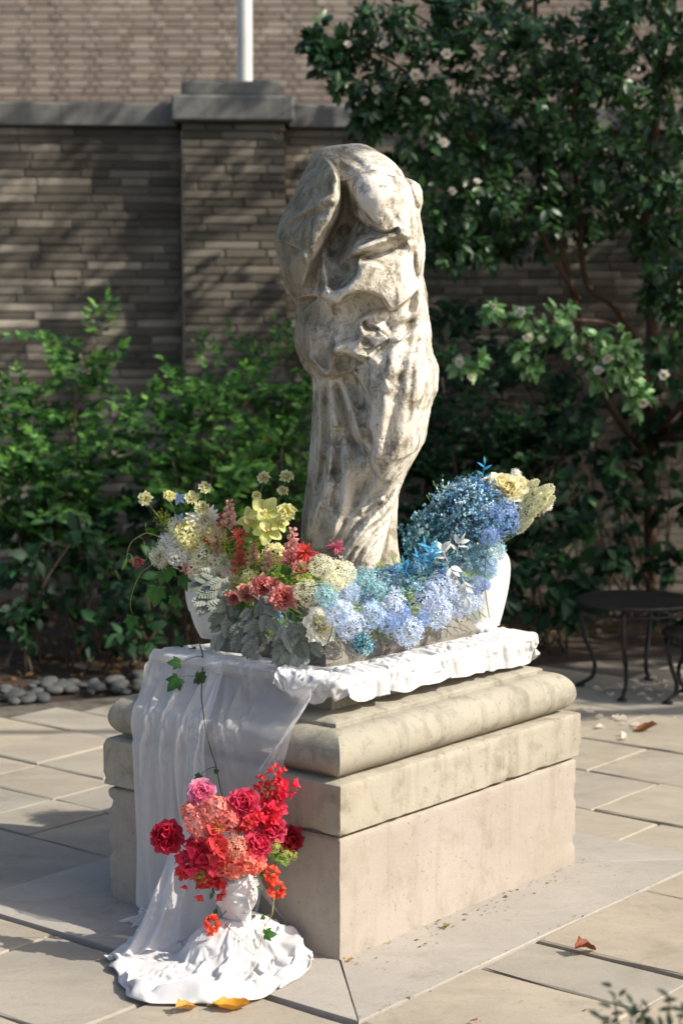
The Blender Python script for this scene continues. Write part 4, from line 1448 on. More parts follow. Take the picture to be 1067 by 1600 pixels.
def floret(G, p, nrm, r, c, n=4, wide=0.95):
    """small flat flower of n petals at p facing nrm"""
    q = Vector(nrm).to_track_quat('Z', 'Y').to_matrix()
    q = np.array(q); a0 = frng.random()*6
    V = [(0,0,0)]; F = []; C = [c*1.05]
    for k in range(n):
        a = a0+2*math.pi*k/n
        for (rr, da, zz) in ((0.62, -0.42*wide, 0.10), (1.0, -0.24*wide, 0.22), (1.0, 0.24*wide, 0.20), (0.62, 0.42*wide, 0.10)):
            V.append((rr*math.cos(a+da*4/n*1.0), rr*math.sin(a+da*4/n*1.0), zz)); C.append(c*frng.uniform(.86,1.08))
        b = 1+4*k
        F.append((0, b, b+1, b+2)); F.append((0, b+2, b+3))
    V = np.array(V)*r
    G.add(V@q.T+np.array(p), F, np.array(C))

def b_hydrangea(c, n=85, fr=0.24, flat=0.75):
    G = Geo()
    if fr < .4: fr = fr*.92; n = int(n*1.75)
    for k in range(n):
        z = 1-2*(k+.5)/n*0.86; a = k*2.39996
        r = math.sqrt(max(0, 1-z*z))
        d = np.array([r*math.cos(a), r*math.sin(a), z])+np.array([frng.gauss(0,.08) for _ in range(3)])
        p = d*np.array([1,1,flat])*frng.uniform(.74,1.10)
        cc = c*frng.uniform(.72,1.18)*np.array([frng.uniform(.9,1.1), 1, 1])
        floret(G, p, d+np.array([frng.gauss(0,.25) for _ in range(3)]), fr*frng.uniform(.8,1.2), np.clip(cc,0,1))
    return G.mesh('hydrangea_bloom', False)
def b_peony(c0, c1, center=None, ruf=0.10):
    return bloom_layers((c0, c1), [(8,1.0,.2,0),(8,.97,.45,.02),(8,.9,.7,.06),(8,.8,.95,.10),(8,.7,1.15,.14),(7,.58,1.32,.2),(5,.45,1.48,.26)], ruf*1.4, 0.95, center).mesh('peony_bloom')
def b_ball_peony(c0, c1):
    return bloom_layers((c0, c1), [(8,.8,-.45,.3),(9,.92,-.05,.2),(9,.95,.3,.14),(9,.95,.6,.1),(9,.92,.85,.1),(8,.86,1.05,.14),(8,.76,1.22,.22),(7,.64,1.38,.3),(5,.5,1.5,.4)], .15, 0.85).mesh('peony_bloom')
def b_dahlia(c0, c1):
    return bloom_layers((c0, c1), [(15,1.0,.05,0),(14,.95,.3,.03),(13,.85,.55,.07),(11,.7,.85,.12),(9,.5,1.15,.18),(6,.35,1.4,.22)], .03, 0.36).mesh('dahlia_bloom')
def b_carnation(c0, c1):
    G = bloom_layers((c0, c1), [(9,1.0,.2,.35),(8,.9,.5,.36),(7,.75,.85,.38),(6,.6,1.15,.4)], .20, .75)
    V, F = tube_vf([(0,0,-.55),(0,0,-.2),(0,0,.2),(0,0,.42)], [.12,.2,.24,.30], 8); G.add(V, F, srgb('#8fa860'))
    return G.mesh('carnation_bloom')
def b_beebalm(c):
    G = Geo()
    for k in range(58):
        a = frng.random()*6.28; t = frng.uniform(-.5, 1.25)
        petal(G, rotm(a, t, (0,0,.05), frng.uniform(-.8,.8)), frng.uniform(.65,1.05), .15, c*.75, c*frng.uniform(.8,1.25), cup=.1, curl=.35, nu=3, nv=1)
    V, F = tube_vf([(0,0,-.3),(0,0,-.05),(0,0,.15)], [.1,.22,.2], 7); G.add(V, F, srgb('#5a4a2c'))
    return G.mesh('beebalm_bloom')
def b_star(c, n=5):
    G = Geo()
    for q in range(n):
        petal(G, rotm(2*math.pi*q/n, .12+frng.uniform(-.1,.1)), 1.0, .52, c*.8, c*1.1, cup=.12, curl=.1, nu=4, nv=2, shape=.95)
    dots(G, [(0,0,.08),(.06,.05,.1),(-.05,.04,.1)], .07, srgb('#f2efdc'))
    V, F = tube_vf([(0,0,-.5),(0,0,0)], [.05,.12], 6); G.add(V, F, c*.7)
    return G.mesh('star_bloom')
def b_orchid(c0, c1, lip):
    G = Geo()
    for az, L, w, t in ((0,1.0,.72,.2),(1.25,.98,.78,.1),(-1.25,.98,.78,.1),(2.4,.95,.66,.05),(-2.4,.95,.66,.05)):
        petal(G, rotm(az, t+frng.uniform(-.08,.1)), L, w, c0*.9, c1, cup=.22, curl=.25, ruf=.03, nu=6, nv=5, blunt=True)
    petal(G, rotm(math.pi, .75, (0,-.02,.1)), .62, .6, lip, c1*1.05, cup=.5, curl=.6, ruf=.1, nu=5, nv=5, blunt=True)
    for sx in (-1, 1): petal(G, rotm(math.pi+sx*1.0, 1.1, (0,-.02,.08)), .4, .4, lip, lip, cup=.4, nu=3, nv=3, blunt=True)
    V, F = tube_vf([(0,0,0),(0,.05,.22),(0,-.04,.36)], [.13,.11,.07], 8); G.add(V, F, lip)
    return G.mesh('orchid_bloom')
def b_spike(c0, c1, h=3.6, n=30):
    """flower spike: axis +Z, florets wound round it, buds at the tip"""
    G = Geo()
    V, F = tube_vf([(0,0,-1.2),(0,0,h)], [.09,.04], 6); G.add(V, F, srgb('#7f9a54'))
    for k in range(n):
        t = k/(n-1); z = h*t; a = k*2.39996; s = (1-t*.62)
        c = (c0*(1-t)+c1*t)*frng.uniform(.82,1.15)
        for q in range(4):
            petal(G, Matrix.Translation((0.25*s*math.cos(a), 0.25*s*math.sin(a), z)) @ Matrix.Rotation(a-math.pi/2, 4, 'Z') @ Matrix.Rotation(.35, 4, 'X') @ Matrix.Rotation(q*1.6-2.4, 4, 'Y') @ Matrix.Rotation(.35, 4, 'X'), .85*s, .62*s, c*.85, c, cup=.2, curl=.25, ruf=.14, nu=3, nv=2)
    return G.mesh('spike_bloom')
def b_mophead(c, n=40, fr=.5, flat=.7):
    """few large rounded florets, modelled petal by petal"""
    G = Geo()
    for k in range(n):
        z = 1-2*(k+.5)/n*.84; a = k*2.39996; r = math.sqrt(max(0, 1-z*z))
        d = Vector((r*math.cos(a)+frng.gauss(0,.1), r*math.sin(a)+frng.gauss(0,.1), z+frng.gauss(0,.1))).normalized()
        q = Matrix.Translation((d.x*frng.uniform(.75,1.02), d.y*frng.uniform(.75,1.02), d.z*flat)) @ (d+Vector((frng.gauss(0,.2), frng.gauss(0,.2), frng.gauss(0,.2)))).to_track_quat('Z','Y').to_matrix().to_4x4() @ Matrix.Rotation(frng.random()*6, 4, 'Z')
        cc = c*frng.uniform(.75,1.2)
        for b in range(4):
            petal(G, q @ rotm(b*math.pi/2+frng.gauss(0,.1), .25+frng.gauss(0,.12)), fr*frng.uniform(.85,1.1), fr*.95, cc*.9, cc*frng.uniform(.9,1.1), cup=.12, curl=.12, ruf=.05, nu=3, nv=3, blunt=True)
        dots(G, [q @ Vector((0,0,.03))], fr*.1, c*1.1)
    return G.mesh('mophead_bloom')
def b_bomb_peony(c0, c1):
    """broad guard petals round a frilled yellow-white middle"""
    G = Geo()
    for k, (n, L, t) in enumerate(((7,1.05,.15),(7,.98,.4))):
        for q in range(n):
            petal(G, rotm(2*math.pi*q/n+k*.4+frng.gauss(0,.1), t+frng.gauss(0,.12)), L, L*.95, c0*.95, c0, cup=.25, curl=.15, ruf=.09, nu=5, nv=5, blunt=True)
    for q in range(75):
        a = frng.random()*6.28; t = frng.uniform(.35, 1.5); L = frng.uniform(.45,.75)
        f = frng.random(); c = c1*f+c0*(1-f)
        petal(G, rotm(a, t, (0,0,.12), frng.uniform(-.5,.5)), L, .30, c*.85, c*1.05, cup=.2, curl=.1, ruf=.2, nu=3, nv=3, blunt=True)
    return G.mesh('peony_bloom')
def b_bougain(c, n=15, spread=1.0, hub=None):
    """loose cluster of papery bracts in threes"""
    G = Geo(); n = int(n*1.5)
    for k in range(n):
        d = Vector((frng.gauss(0,1), frng.gauss(0,1), frng.gauss(.35,1))).normalized()
        p = d*frng.uniform(.35,.95)*spread
        q = Matrix.Translation(p) @ d.to_track_quat('Z','Y').to_matrix().to_4x4() @ Matrix.Rotation(frng.random()*6, 4, 'Z')
        cc = c*frng.uniform(.72,1.25)
        for b in range(3):
            petal(G, q @ rotm(b*2.1, .85+frng.uniform(-.25,.2)), .70, .66, cc*.85, cc, cup=.25, curl=.25, ruf=.06, nu=3, nv=3, shape=.6)
        dots(G, [q @ Vector((0,0,.12))], .05, hub if hub is not None else srgb('#efe6c0'))
    return G.mesh('bract_cluster')
def b_umbel(c, n=90, r=.09):
    """fluffy head of tiny florets on hair stalks"""
    G = Geo()
    for k in range(n):
        d = np.array([frng.gauss(0,1), frng.gauss(0,1), frng.gauss(.5,.8)]); d /= np.linalg.norm(d)
        p = d*frng.uniform(.55,1.05)
        floret(G, p, d, r*frng.uniform(.8,1.8), c*frng.uniform(.65,1.2), 5)
        if k % 4 == 0:
            V, F = tube_vf([(0,0,-.3), p*.5, p], .018, 3, False); G.add(V, F, c*.5)
    return G.mesh('umbel_bloom', False)
def b_panicle(c, n=170):
    G = Geo()
    for k in range(n):
        t = frng.random()**.8; a = frng.random()*6.28
        r = .62*math.sqrt(max(0,1-t*.92))*frng.uniform(.75,1.05)
        p = np.array([r*math.cos(a), r*math.sin(a), 2.2*t])
        floret(G, p, (math.cos(a), math.sin(a), .5), .17*frng.uniform(.8,1.2), c*frng.uniform(.75,1.1), 4)
    V, F = tube_vf([(0,0,-.8),(0,0,2.1)], [.06,.03], 6); G.add(V, F, srgb('#8c9c58'))
    return G.mesh('panicle_bloom', False)
def b_airy(cols, n=46, L=1.0, droop=0.35, dot=.02, spread=.9):
    """tinted sea-lavender: many hair-fine branchlets with tiny buds, axis +Z"""
    G = Geo()
    for k in range(n):
        d = np.array([frng.gauss(0,spread), frng.gauss(0,spread), 1.0]); d /= np.linalg.norm(d)
        ln = L*frng.uniform(.6,1.05)
        pts = [np.zeros(3)]
        for s in range(1, 6):
            t = s/5; pts.append(d*ln*t+np.array([frng.gauss(0,.03), frng.gauss(0,.03), -droop*ln*t*t]))
        c = cols[frng.randrange(len(cols))]*frng.uniform(.7,1.25)
        V, F = tube_vf(pts, .007, 3, False); G.add(V, F, c*.7)
        for s in range(2, 6):
            for q in range(5):
                e = pts[s]+np.array([frng.gauss(0,.07) for _ in range(3)])
                V, F = tube_vf([pts[s], e], .005, 3, False); G.add(V, F, c*.8)
                r = dot*frng.uniform(.7,1.5)
                V = OCT_V*np.array([r,r,r*1.5])+e; G.add(V, OCT_F, c*frng.uniform(.8,1.5))
    return G.mesh('airy_bloom', False)
def leaf_mesh(name, outline, c, fold=.18, curl=.25, vein=.9):
    """leaf with the given half outline [(t, halfwidth)], tip at +Y 1"""
    V = []; C = []; F = []
    for (t, w) in outline:
        for s in (-1, -.5, 0, .5, 1):
            x = s*w; V.append((x, t-.05*abs(s), fold*abs(x)*1.2-curl*t*t)); C.append(c*(1.15 if s == 0 else frng.uniform(.88,1.05)))
    n = 5
    for a in range(len(outline)-1):
        for b in range(4): F.append((a*n+b, a*n+b+1, (a+1)*n+b+1, (a+1)*n+b))
    return np.array(V), F, np.array(C)
OUT_OVAL = [(0,.015),(.12,.14),(.3,.24),(.5,.27),(.7,.21),(.88,.10),(1,.005)]
OUT_LANCE = [(0,.012),(.15,.08),(.35,.13),(.6,.12),(.82,.07),(1,.004)]
def lobed_leaf(c, lobes=((0,1.0,.30),(.85,.75,.26),(-.85,.75,.26),(1.75,.5,.24),(-1.75,.5,.24)), curl=.2):
    G = Geo()
    for (az, L, w) in lobes:
        V, F, C = leaf_mesh('lobe', [(t, h*w/.27) for t, h in OUT_OVAL], c, .1, curl)
        V[:,:2] *= L; V[:,2] *= L
        cs, sn = math.cos(az), math.sin(az)
        x = V[:,0]*cs-V[:,1]*sn; y = V[:,0]*sn+V[:,1]*cs
        V[:,0], V[:,1] = x, y+.12
        V[:,2] += 0.003*az
        G.add(V, F, C)
    return G.mesh('leaf')
def dusty_leaf(c):
    G = Geo()
    V, F, C = leaf_mesh('rib', [(0,.04),(.3,.10),(.6,.13),(.85,.12),(1,.04)], c, .3, .35); G.add(V, F, C)
    for k in range(5):
        t = .22+.16*k
        for s in (-1, 1):
            V, F, C = leaf_mesh('lobe', [(0,.10),(.4,.20),(.8,.24),(1,.10)], c*frng.uniform(.9,1.1), .2, .3)
            L = .46*math.sin(math.pi*(.25+.6*t)); V = V*L
            a = -s*(1.05-.4*t); cs, sn = math.cos(a), math.sin(a)
            V = np.stack([V[:,0]*cs-V[:,1]*sn, V[:,0]*sn+V[:,1]*cs+t, V[:,2]-.35*t*t], 1)
            G.add(V, F, C)
    return G.mesh('leaf')

W_ = lambda h: srgb(h)**0.74
KIND = {}
def kind(k, meshes, mat=None): KIND[k] = (meshes, mat or M_petal)
kind('white_hyd', [b_hydrangea(W_('#faf5ea'), 60, .36), b_hydrangea(W_('#f3e9a8'), 60, .36)])
kind('pinkwhite_hyd', [b_hydrangea(W_('#f0d3bd'), 62, .34), b_hydrangea(W_('#f6efcf'), 62, .34)])
POWDER = np.array([.62,.70,.84])
kind('blue_hyd', [b_hydrangea(POWDER, 95, .23), b_hydrangea(POWDER*1.12, 95, .23), b_hydrangea(POWDER*np.array([.86,.95,1.0]), 95, .23)])
kind('deep_hyd', [b_hydrangea(np.array([.36,.50,.78]), 130, .17), b_hydrangea(np.array([.30,.45,.74]), 130, .17)])
kind('teal_hyd', [b_hydrangea(np.array([.34,.60,.66]), 80, .25), b_hydrangea(np.array([.46,.68,.74]), 80, .25)])
kind('cream_hyd', [b_hydrangea(W_('#eee8c6'), 85, .22)])
kind('white_dahlia', [b_dahlia(W_('#f6f2e8'), W_('#f2eecb'))])
kind('white_peony', [b_bomb_peony(W_('#f8f4e4'), W_('#f3e8a6'))])
kind('cream_rose', [b_peony(W_('#f6efcf'), W_('#f2e7ac'), None, .05)])
kind('cream_carn', [b_carnation(W_('#eee9a6'), W_('#e4dc86')), b_carnation(W_('#f2efbc'), W_('#e6e098'))])
kind('coral_carn', [b_carnation(W_('#e8948a'), W_('#d06c62')), b_carnation(W_('#eda592'), W_('#d57a66'))])
kind('pink_rosebud', [b_peony(W_('#e37a86'), W_('#cf4d5f'), None, .06)])
kind('beebalm', [b_beebalm(W_('#d0342f')), b_beebalm(W_('#cf3a44'))])
kind('pink_beebalm', [b_beebalm(W_('#b84b62'))])
kind('coral_beebalm', [b_beebalm(W_('#e2644e'))])
kind('orchid', [b_orchid(W_('#cfd45c'), W_('#e3e58a'), W_('#e9d6a0'))])
kind('pink_spike', [b_spike(W_('#e88d8d'), W_('#f0b3ae'))])
kind('coral_spike', [b_spike(W_('#e9806a'), W_('#e3584c'), 3.2, 26)])
kind('cream_spike', [b_spike(W_('#f0d3bd'), W_('#e9a79c'), 3.0, 26)])
kind('blue_star', [b_star(W_('#8fb0ea')), b_star(W_('#a9c4f0'))])
kind('lime', [b_umbel(W_('#c3cf3f')), b_umbel(W_('#a9bd3a'))])
kind('yellow', [b_umbel(W_('#ecc93c'))])
kind('panicle', [b_panicle(np.array([.86,.86,.64]))])
kind('airy_teal', [b_airy([np.array(q) for q in ((.24,.42,.52),(.44,.62,.70),(.16,.31,.43),(.62,.76,.80),(.13,.30,.42))], 46)])
kind('airy_blue', [b_airy([np.array(q) for q in ((.14,.34,.56),(.20,.44,.62),(.12,.25,.46),(.34,.55,.70))], 40, dot=.026)])
kind('airy_drop', [b_airy([W_('#4a8c9c'), W_('#74aebb'), W_('#b4d6da'), W_('#3a7a92')], 44, 1.0, .1, .020, .30)])
kind('pink_peony', [b_peony(W_('#f096b8'), W_('#e0608f'))])
kind('red_peony', [b_ball_peony(W_('#e0304c'), W_('#c41a38'))])
kind('crimson_peony', [b_ball_peony(W_('#ec3c58'), W_('#d8254a')), b_peony(W_('#f04668'), W_('#dc2c54'))])
kind('dark_peony', [b_peony(W_('#a81c2c'), W_('#8d1422'))])
kind('coral_hyd', [b_mophead(W_('#ee7468'), 58, .29, .8), b_mophead(W_('#f08c7c'), 58, .29, .8)])
kind('salmon_hyd', [b_mophead(W_('#f07462'), 34, .46, .7)])
kind('peach_hyd', [b_hydrangea(W_('#f2a58a'), 80, .24)])
kind('bougain', [b_bougain(W_('#e8243c'), 14), b_bougain(W_('#ea3a3e'), 14), b_bougain(W_('#e02848'), 12)])
kind('bougain_small', [b_bougain(W_('#e8243c'), 6), b_bougain(W_('#ea3a3e'), 6)])
kind('lantana', [b_bougain(W_('#ee4a30'), 12, 1.0, W_('#f6b48c'))])
kind('green_bud', [b_umbel(W_('#a8b94e'), 30, .2)])
kind('sea_holly', [b_beebalm(W_('#c96a3c'))])

def world_at(px, py, y):
    return at_y(px, py, y)
ORD = ['first', 'second', 'third', 'fourth', 'fifth', 'sixth', 'seventh', 'eighth', 'ninth', 'tenth', 'eleventh', 'twelfth', 'thirteenth', 'fourteenth', 'fifteenth', 'sixteenth', 'seventeenth', 'eighteenth', 'nineteenth', 'twentieth', 'twenty first', 'twenty second']
def flower(k, px, py, rpx, y, root, name, label, cat='flower', group=None, grow=1.0, up=0.5, face=None, stem=True, leaf=False, scol='#6f8a48'):
    """one stem: bloom at the measured place, stem down to `root`"""
    ms, mat = KIND[k]
    p = world_at(px, py, y)
    r = rpx*1.16*grow*y/FPX
    e = empty(name, root)
    tag(e, label, cat, group)
    R = Vector(root)
    d = Vector(face) if face is not None else Vector((frng.gauss(0,.25)+.30, -1.0, up+frng.gauss(0,.2)))
    q = d.normalized().to_track_quat('Z', 'Y') @ Euler((0,0,frng.random()*6)).to_quaternion()
    me = ms[frng.randrange(len(ms))]
    if not me.materials: me.materials.append(mat)
    o = bpy.data.objects.new('bloom', me); COL.objects.link(o); o.parent = e
    o.location = p-R; o.rotation_mode = 'QUATERNION'; o.rotation_quaternion = q; o.scale = (r, r, r)
    if stem:
        a = np.array(p-R)-np.array(d.normalized())*r*.35
        m = a*.55+np.array([0, 0, -.02])+np.array([frng.gauss(0,.01), .02, 0])
        V, F = tube_vf(smooth_path([a, m, (0,0,0)], 6), .0016, 5)
        obj('stem', mesh('stem', V, F, np.tile(srgb(scol), (len(V),1))), M_leaf, e)
    return e
def flowers(k, name, phrase, group, items, yfun, root, cat='flower', **kw):
    """items (px,py,r[,dy]); labels count from the left"""
    its = sorted(items)
    n = len(its)
    for q, it in enumerate(its):
        if n == 1: lab = phrase
        else:
            pos_ = 'leftmost' if q == 0 else ('rightmost' if q == n-1 else f'{ORD[q]} from left')
            lab = f'{phrase}, {pos_}' if n > 2 else f"{'left' if q == 0 else 'right'} one of two: {phrase}"
        y = yfun(it[0], it[1])+(it[3] if len(it) > 3 else 0)
        rt = root(it[0], it[1]) if callable(root) else root
        flower(k, it[0], it[1], it[2], y, rt, name, lab, cat, group if n > 1 else None, **kw)

def edge_y(px):
    """depth of the cap's sunny edge (a hand inside it) in column px"""
    a, b = ped(0.12, 0.135, .75), ped(0.90, 0.135, .75)
    pa = 533.5+a.x/a.y*FPX; pb = 533.5+b.x/b.y*FPX
    t = min(1.2, max(-.2, (px-pa)/(pb-pa)))
    # perspective-correct
    return 1/((1-t)/a.y+t/b.y)

def face_y(px):
    """depth of the foot block's shaded face in column px"""
    a, b = ped(0.205, 0.215, .70), ped(0.205, 0.60, .70)
    pa = 533.5+a.x/a.y*FPX; pb = 533.5+b.x/b.y*FPX
    t = min(1.0, max(0.0, (px-pa)/(pb-pa)))
    return 1/((1-t)/a.y+t/b.y)

# ---- bouquet in the left vase, spilling along the front
YL = VASE_L.y
YL = YL-0.03
ROOT_L = Vector((VASE_L.x+0.01, VASE_L.y-0.005, VASE_L.z+0.16))
def yL(px, py):
    """front of the dome of flowers"""
    u = (px-370)/130; v = (py-880)/120
    base = np.interp(px, [200, 345, 480, 520], [YL, YL-0.01, 5.02, 4.98])
    y = base-0.13*math.sqrt(max(0.0, 1-min(1, u*u+v*v)))+0.02
    # the lower flowers spill forward over the rough foot block
    w = min(1.0, max(0.0, (py-880)/50.0))
    return y*(1-w)+w*min(y, face_y(px)-0.02)
flowers('cream_carn', 'dianthus', 'pale yellow ruffled dianthus on a thin stem above the left bouquet', 'dianthus above the left bouquet',
        [(228,781,11),(265,779,10),(299,781,11),(320,765,10),(412,749,10),(447,749,11),(441,771,9),(399,777,8),(316,797,11)], lambda x, y: YL-0.09, ROOT_L, up=.9)
flowers('blue_star', 'delphinium_flower', 'small pale blue delphinium flower high in the left bouquet', 'delphiniums in the left bouquet', [(279,779,11),(281,811,10)], lambda x, y: YL-0.03, ROOT_L)
flowers('white_dahlia', 'white_dahlia', 'large white dahlia at the top of the left bouquet', None, [(318,812,26)], yL, ROOT_L)
flowers('white_dahlia', 'white_dahlia', 'small white dahlia beside the yellow flower cluster', None, [(335,898,15)], yL, ROOT_L)
flowers('white_hyd', 'white_stock', 'ruffled white stock head in the left bouquet', 'white stock heads', [(300,836,22),(268,848,16),(429,866,15),(284,864,19),(338,836,15),(392,905,13)], yL, ROOT_L)
flowers('pinkwhite_hyd', 'blush_stock', 'blush white stock head on the outer side of the left bouquet', 'blush stock heads', [(252,870,14),(276,822,11),(322,868,17),(343,880,14),(308,888,14),(360,900,12)], yL, ROOT_L)
flowers('beebalm', 'bee_balm', 'spiky red bee balm', 'red bee balms', [(352,813,17),(328,843,12),(476,863,20)], yL, ROOT_L)
flowers('coral_beebalm', 'bee_balm', 'spiky coral bee balm in the middle of the left bouquet', None, [(375,838,18)], yL, ROOT_L)
flowers('pink_beebalm', 'bee_balm', 'dusky pink bee balm on a bare stem before the statue', None, [(524,856,15)], lambda x, y: 4.93, ROOT_L+Vector((.19,-.06,-.02)))
flowers('orchid', 'cymbidium_orchid', 'lime yellow orchid bloom', 'lime orchids', [(414,801,25),(418,829,22,-.01),(392,812,20),(436,818,15)], yL, ROOT_L)
flowers('cream_carn', 'carnation', 'pale green carnation beside the orchids', None, [(447,804,15)], yL, ROOT_L)
UPF = (0.05, -0.35, 1)
flowers('cream_spike', 'snapdragon', 'peach and cream snapdragon spike in the left bouquet', 'peach snapdragons', [(358,822,13),(338,866,11),(396,880,11),(418,892,10)], yL, ROOT_L, face=UPF)
flowers('coral_spike', 'snapdragon', 'coral snapdragon spike in the middle of the left bouquet', None, [(374,888,13)], yL, ROOT_L, face=UPF)
flowers('pink_spike', 'snapdragon', 'rose pink snapdragon spike beside the statue hem', None, [(454,882,15)], yL, ROOT_L, face=(.08,-.3,1))
flowers('lime', 'lime_umbel', 'fluffy lime green flower head in the left bouquet', 'lime green fillers', [(394,872,14),(429,899,15),(408,893,15),(379,893,14),(443,888,12),(486,891,12),(478,905,11),(254,810,13),(262,822,10),(400,850,12),(356,930,11),(388,912,13),(415,878,15),(372,912,13),(462,908,13),(440,905,13),(300,812,11),(275,838,11),(330,856,12),(348,852,12),(362,862,13)], yL, ROOT_L)
flowers('yellow', 'yellow_yarrow', 'bright yellow flower cluster low in the left bouquet', None, [(348,911,13)], yL, ROOT_L)
flowers('coral_carn', 'carnation', 'coral carnation in the left bouquet', 'coral carnations', [(296,889,10),(408,919,19),(379,931,16),(364,938,13),(468,892,15),(425,917,13)], yL, ROOT_L)
flowers('coral_carn', 'carnation', 'largest dusty rose carnation low at the front of left bouquet', None, [(441,938,23)], yL, ROOT_L)
flowers('cream_hyd', 'cream_stock', 'cream stock head', 'cream stock heads', [(480,927,18),(503,886,17),(532,896,20),(520,910,15)], lambda x, y: yL(x, y) if x < 490 else edge_y(x)+.02, ROOT_L)
flowers('blue_star', 'tweedia', 'sky blue five petalled star flower before the grey leaves', 'star flowers', [(408,990,14),(435,962,9)], yL, ROOT_L)
flowers('pink_rosebud', 'wilting_flower', 'small wilting pink flower dangling off the left vine', None, [(214,873,12)], lambda x, y: YL, at_y(232,862,YL), face=(0,-.6,-1))

# ---- blue row along the sunny edge
def yE(px, py):
    top = np.interp(px, [480, 560, 650, 760], [880, 890, 880, 850])
    bot = np.interp(px, [480, 560, 650, 760], [1000, 1000, 985, 950])
    t = (py-top)/(bot-top)
    return edge_y(px)+0.10*(1-t)-0.045*math.sin(math.pi*min(1,max(0,t)))
rootE = lambda x, y: at_y(x, np.interp(x, [480,560,650,760], [1010,1003,985,965]), edge_y(x)+.05)
flowers('white_peony', 'white_peony', 'large creamy white peony at the pedestal corner', None, [(497,979,28)], lambda x, y: 4.78, lambda x, y: at_y(505, 985, 4.93), face=(.8,-1,.5))
flowers('teal_hyd', 'teal_hydrangea', 'teal dyed hydrangea head along the sunny edge', 'teal hydrangeas', [(511,930,17),(566,911,20),(540,905,14),(586,922,14)], yE, rootE)
flowers('blue_hyd', 'blue_hydrangea', 'pale blue hydrangea head along the sunny edge', 'pale blue hydrangeas', [(543,925,17),(530,958,20),(546,978,20),(578,960,21),(609,944,20),(636,985,21),(668,935,23),(690,917,20),(683,958,21),(716,944,19),(737,936,16)], yE, rootE)
flowers('deep_hyd', 'blue_hydrangea', 'deeper blue hydrangea head along the sunny edge', 'deeper blue hydrangeas', [(622,958,18),(654,966,15),(745,915,13),(606,972,15)], yE, rootE)
flowers('airy_teal', 'sea_lavender', 'teal tinted sea lavender tuft behind the blue hydrangeas', 'teal sea lavender tufts', [(600,925,34),(640,915,36),(700,890,28),(730,880,26),(566,935,26),(660,890,26),(618,905,24),(750,865,24),(720,912,20),(590,900,20)], lambda x, y: yE(x, y)+.02, rootE, up=.8)
flowers('airy_blue', 'blue_leafy_spray', 'vivid blue leafy spray rising from the blue row', 'vivid blue sprays', [(668,872,26),(640,892,18),(610,898,20),(690,905,20)], lambda x, y: yE(x, y)+.01, rootE, face=(0,-.2,1))
flowers('airy_drop', 'teal_trailing_sprig', 'dark teal sprig trailing over the white cloth edge', None, [(566,985,36)], lambda x, y: edge_y(x)-.06, rootE, face=(.02,-.25,-1))
flowers('lime', 'lime_umbel', 'small lime filler flower among the blue row', 'lime fillers of the blue row', [(592,885,9),(640,935,9),(625,880,8),(648,953,9)], yE, rootE)
flowers('deep_hyd', 'blue_cornflower', 'tiny dark blue flower beside the right vase', 'tiny dark blue flowers', [(759,914,7),(764,838,12)], lambda x, y: edge_y(740)-.03, rootE)

# ---- bouquet in the right vase
YR = VASE_R.y
ROOT_R = Vector((VASE_R.x-0.01, VASE_R.y, VASE_R.z+0.2))
def yR(px, py):
    u = (px-745)/95; v = (py-800)/75
    return YR-0.10*math.sqrt(max(0, 1-min(1, u*u+v*v)))
for (x, y, r, f) in ():
    pass
flowers('airy_teal', 'sea_lavender', 'dense teal sea lavender plume on the right vase', 'sea lavender plumes of the right vase',
        [(712,848,62),(698,838,60),(688,850,52),(728,822,66),(742,830,66),(716,795,58),(735,792,56),(700,872,46),(735,770,40),(760,800,44)], lambda x, y: yR(x,y)+.02, ROOT_R, face=(-.25,-.25,1))
flowers('airy_blue', 'blue_leafy_spray', 'vivid blue spray on the right vase', 'vivid blue sprays of the right vase', [(730,795,40),(748,770,34),(718,825,36),(752,815,30),(700,812,30)], lambda x, y: yR(x,y)+.01, ROOT_R, face=(-.05,-.4,1))
flowers('airy_drop', 'teal_trailing_sprig', 'fine teal tress hanging down beside the statue', 'teal tresses beside the statue', [(676,785,84),(688,790,88),(666,800,66),(700,800,80),(682,812,74)], lambda x, y: YR-.06, ROOT_R, face=(0,-.05,-1))
flowers('deep_hyd', 'blue_hydrangea', 'round cornflower blue hydrangea on the right vase', None, [(779,808,29)], lambda x, y: YR-.10, ROOT_R)
flowers('deep_hyd', 'blue_hydrangea', 'small shaded blue hydrangea under the round one', None, [(764,832,17)], lambda x, y: YR-.09, ROOT_R)
flowers('cream_rose', 'cream_lily', 'creamy white open bloom on the right vase', 'cream blooms of the right vase', [(757,770,22),(798,768,25),(777,760,20),(812,760,14)], lambda x, y: YR-.06, ROOT_R)
flowers('panicle', 'panicle_hydrangea', 'pale green cone shaped hydrangea on the right vase', 'pale green hydrangea cones', [(812,806,25),(808,826,15),(826,788,24),(838,796,17),(815,770,16)], lambda x, y: YR-.03, ROOT_R, face=(.45,-.6,.45))
flowers('white_hyd', 'small_white_flower', 'tiny white floret tip on the right vase bouquet', 'tiny white tips', [(806,741,7),(853,789,8),(768,754,9),(845,778,7)], lambda x, y: YR-.03, ROOT_R)
flowers('teal_hyd', 'teal_hydrangea', 'teal foliage head hanging over the right vase rim', 'teal heads over the right vase rim', [(770,858,18),(748,880,16),(762,890,13)], lambda x, y: YR-.10, ROOT_R)
flowers('blue_hyd', 'blue_hydrangea', 'pale blue hydrangea on the right vase rim', None, [(763,884,14)], lambda x, y: YR-.12, ROOT_R)

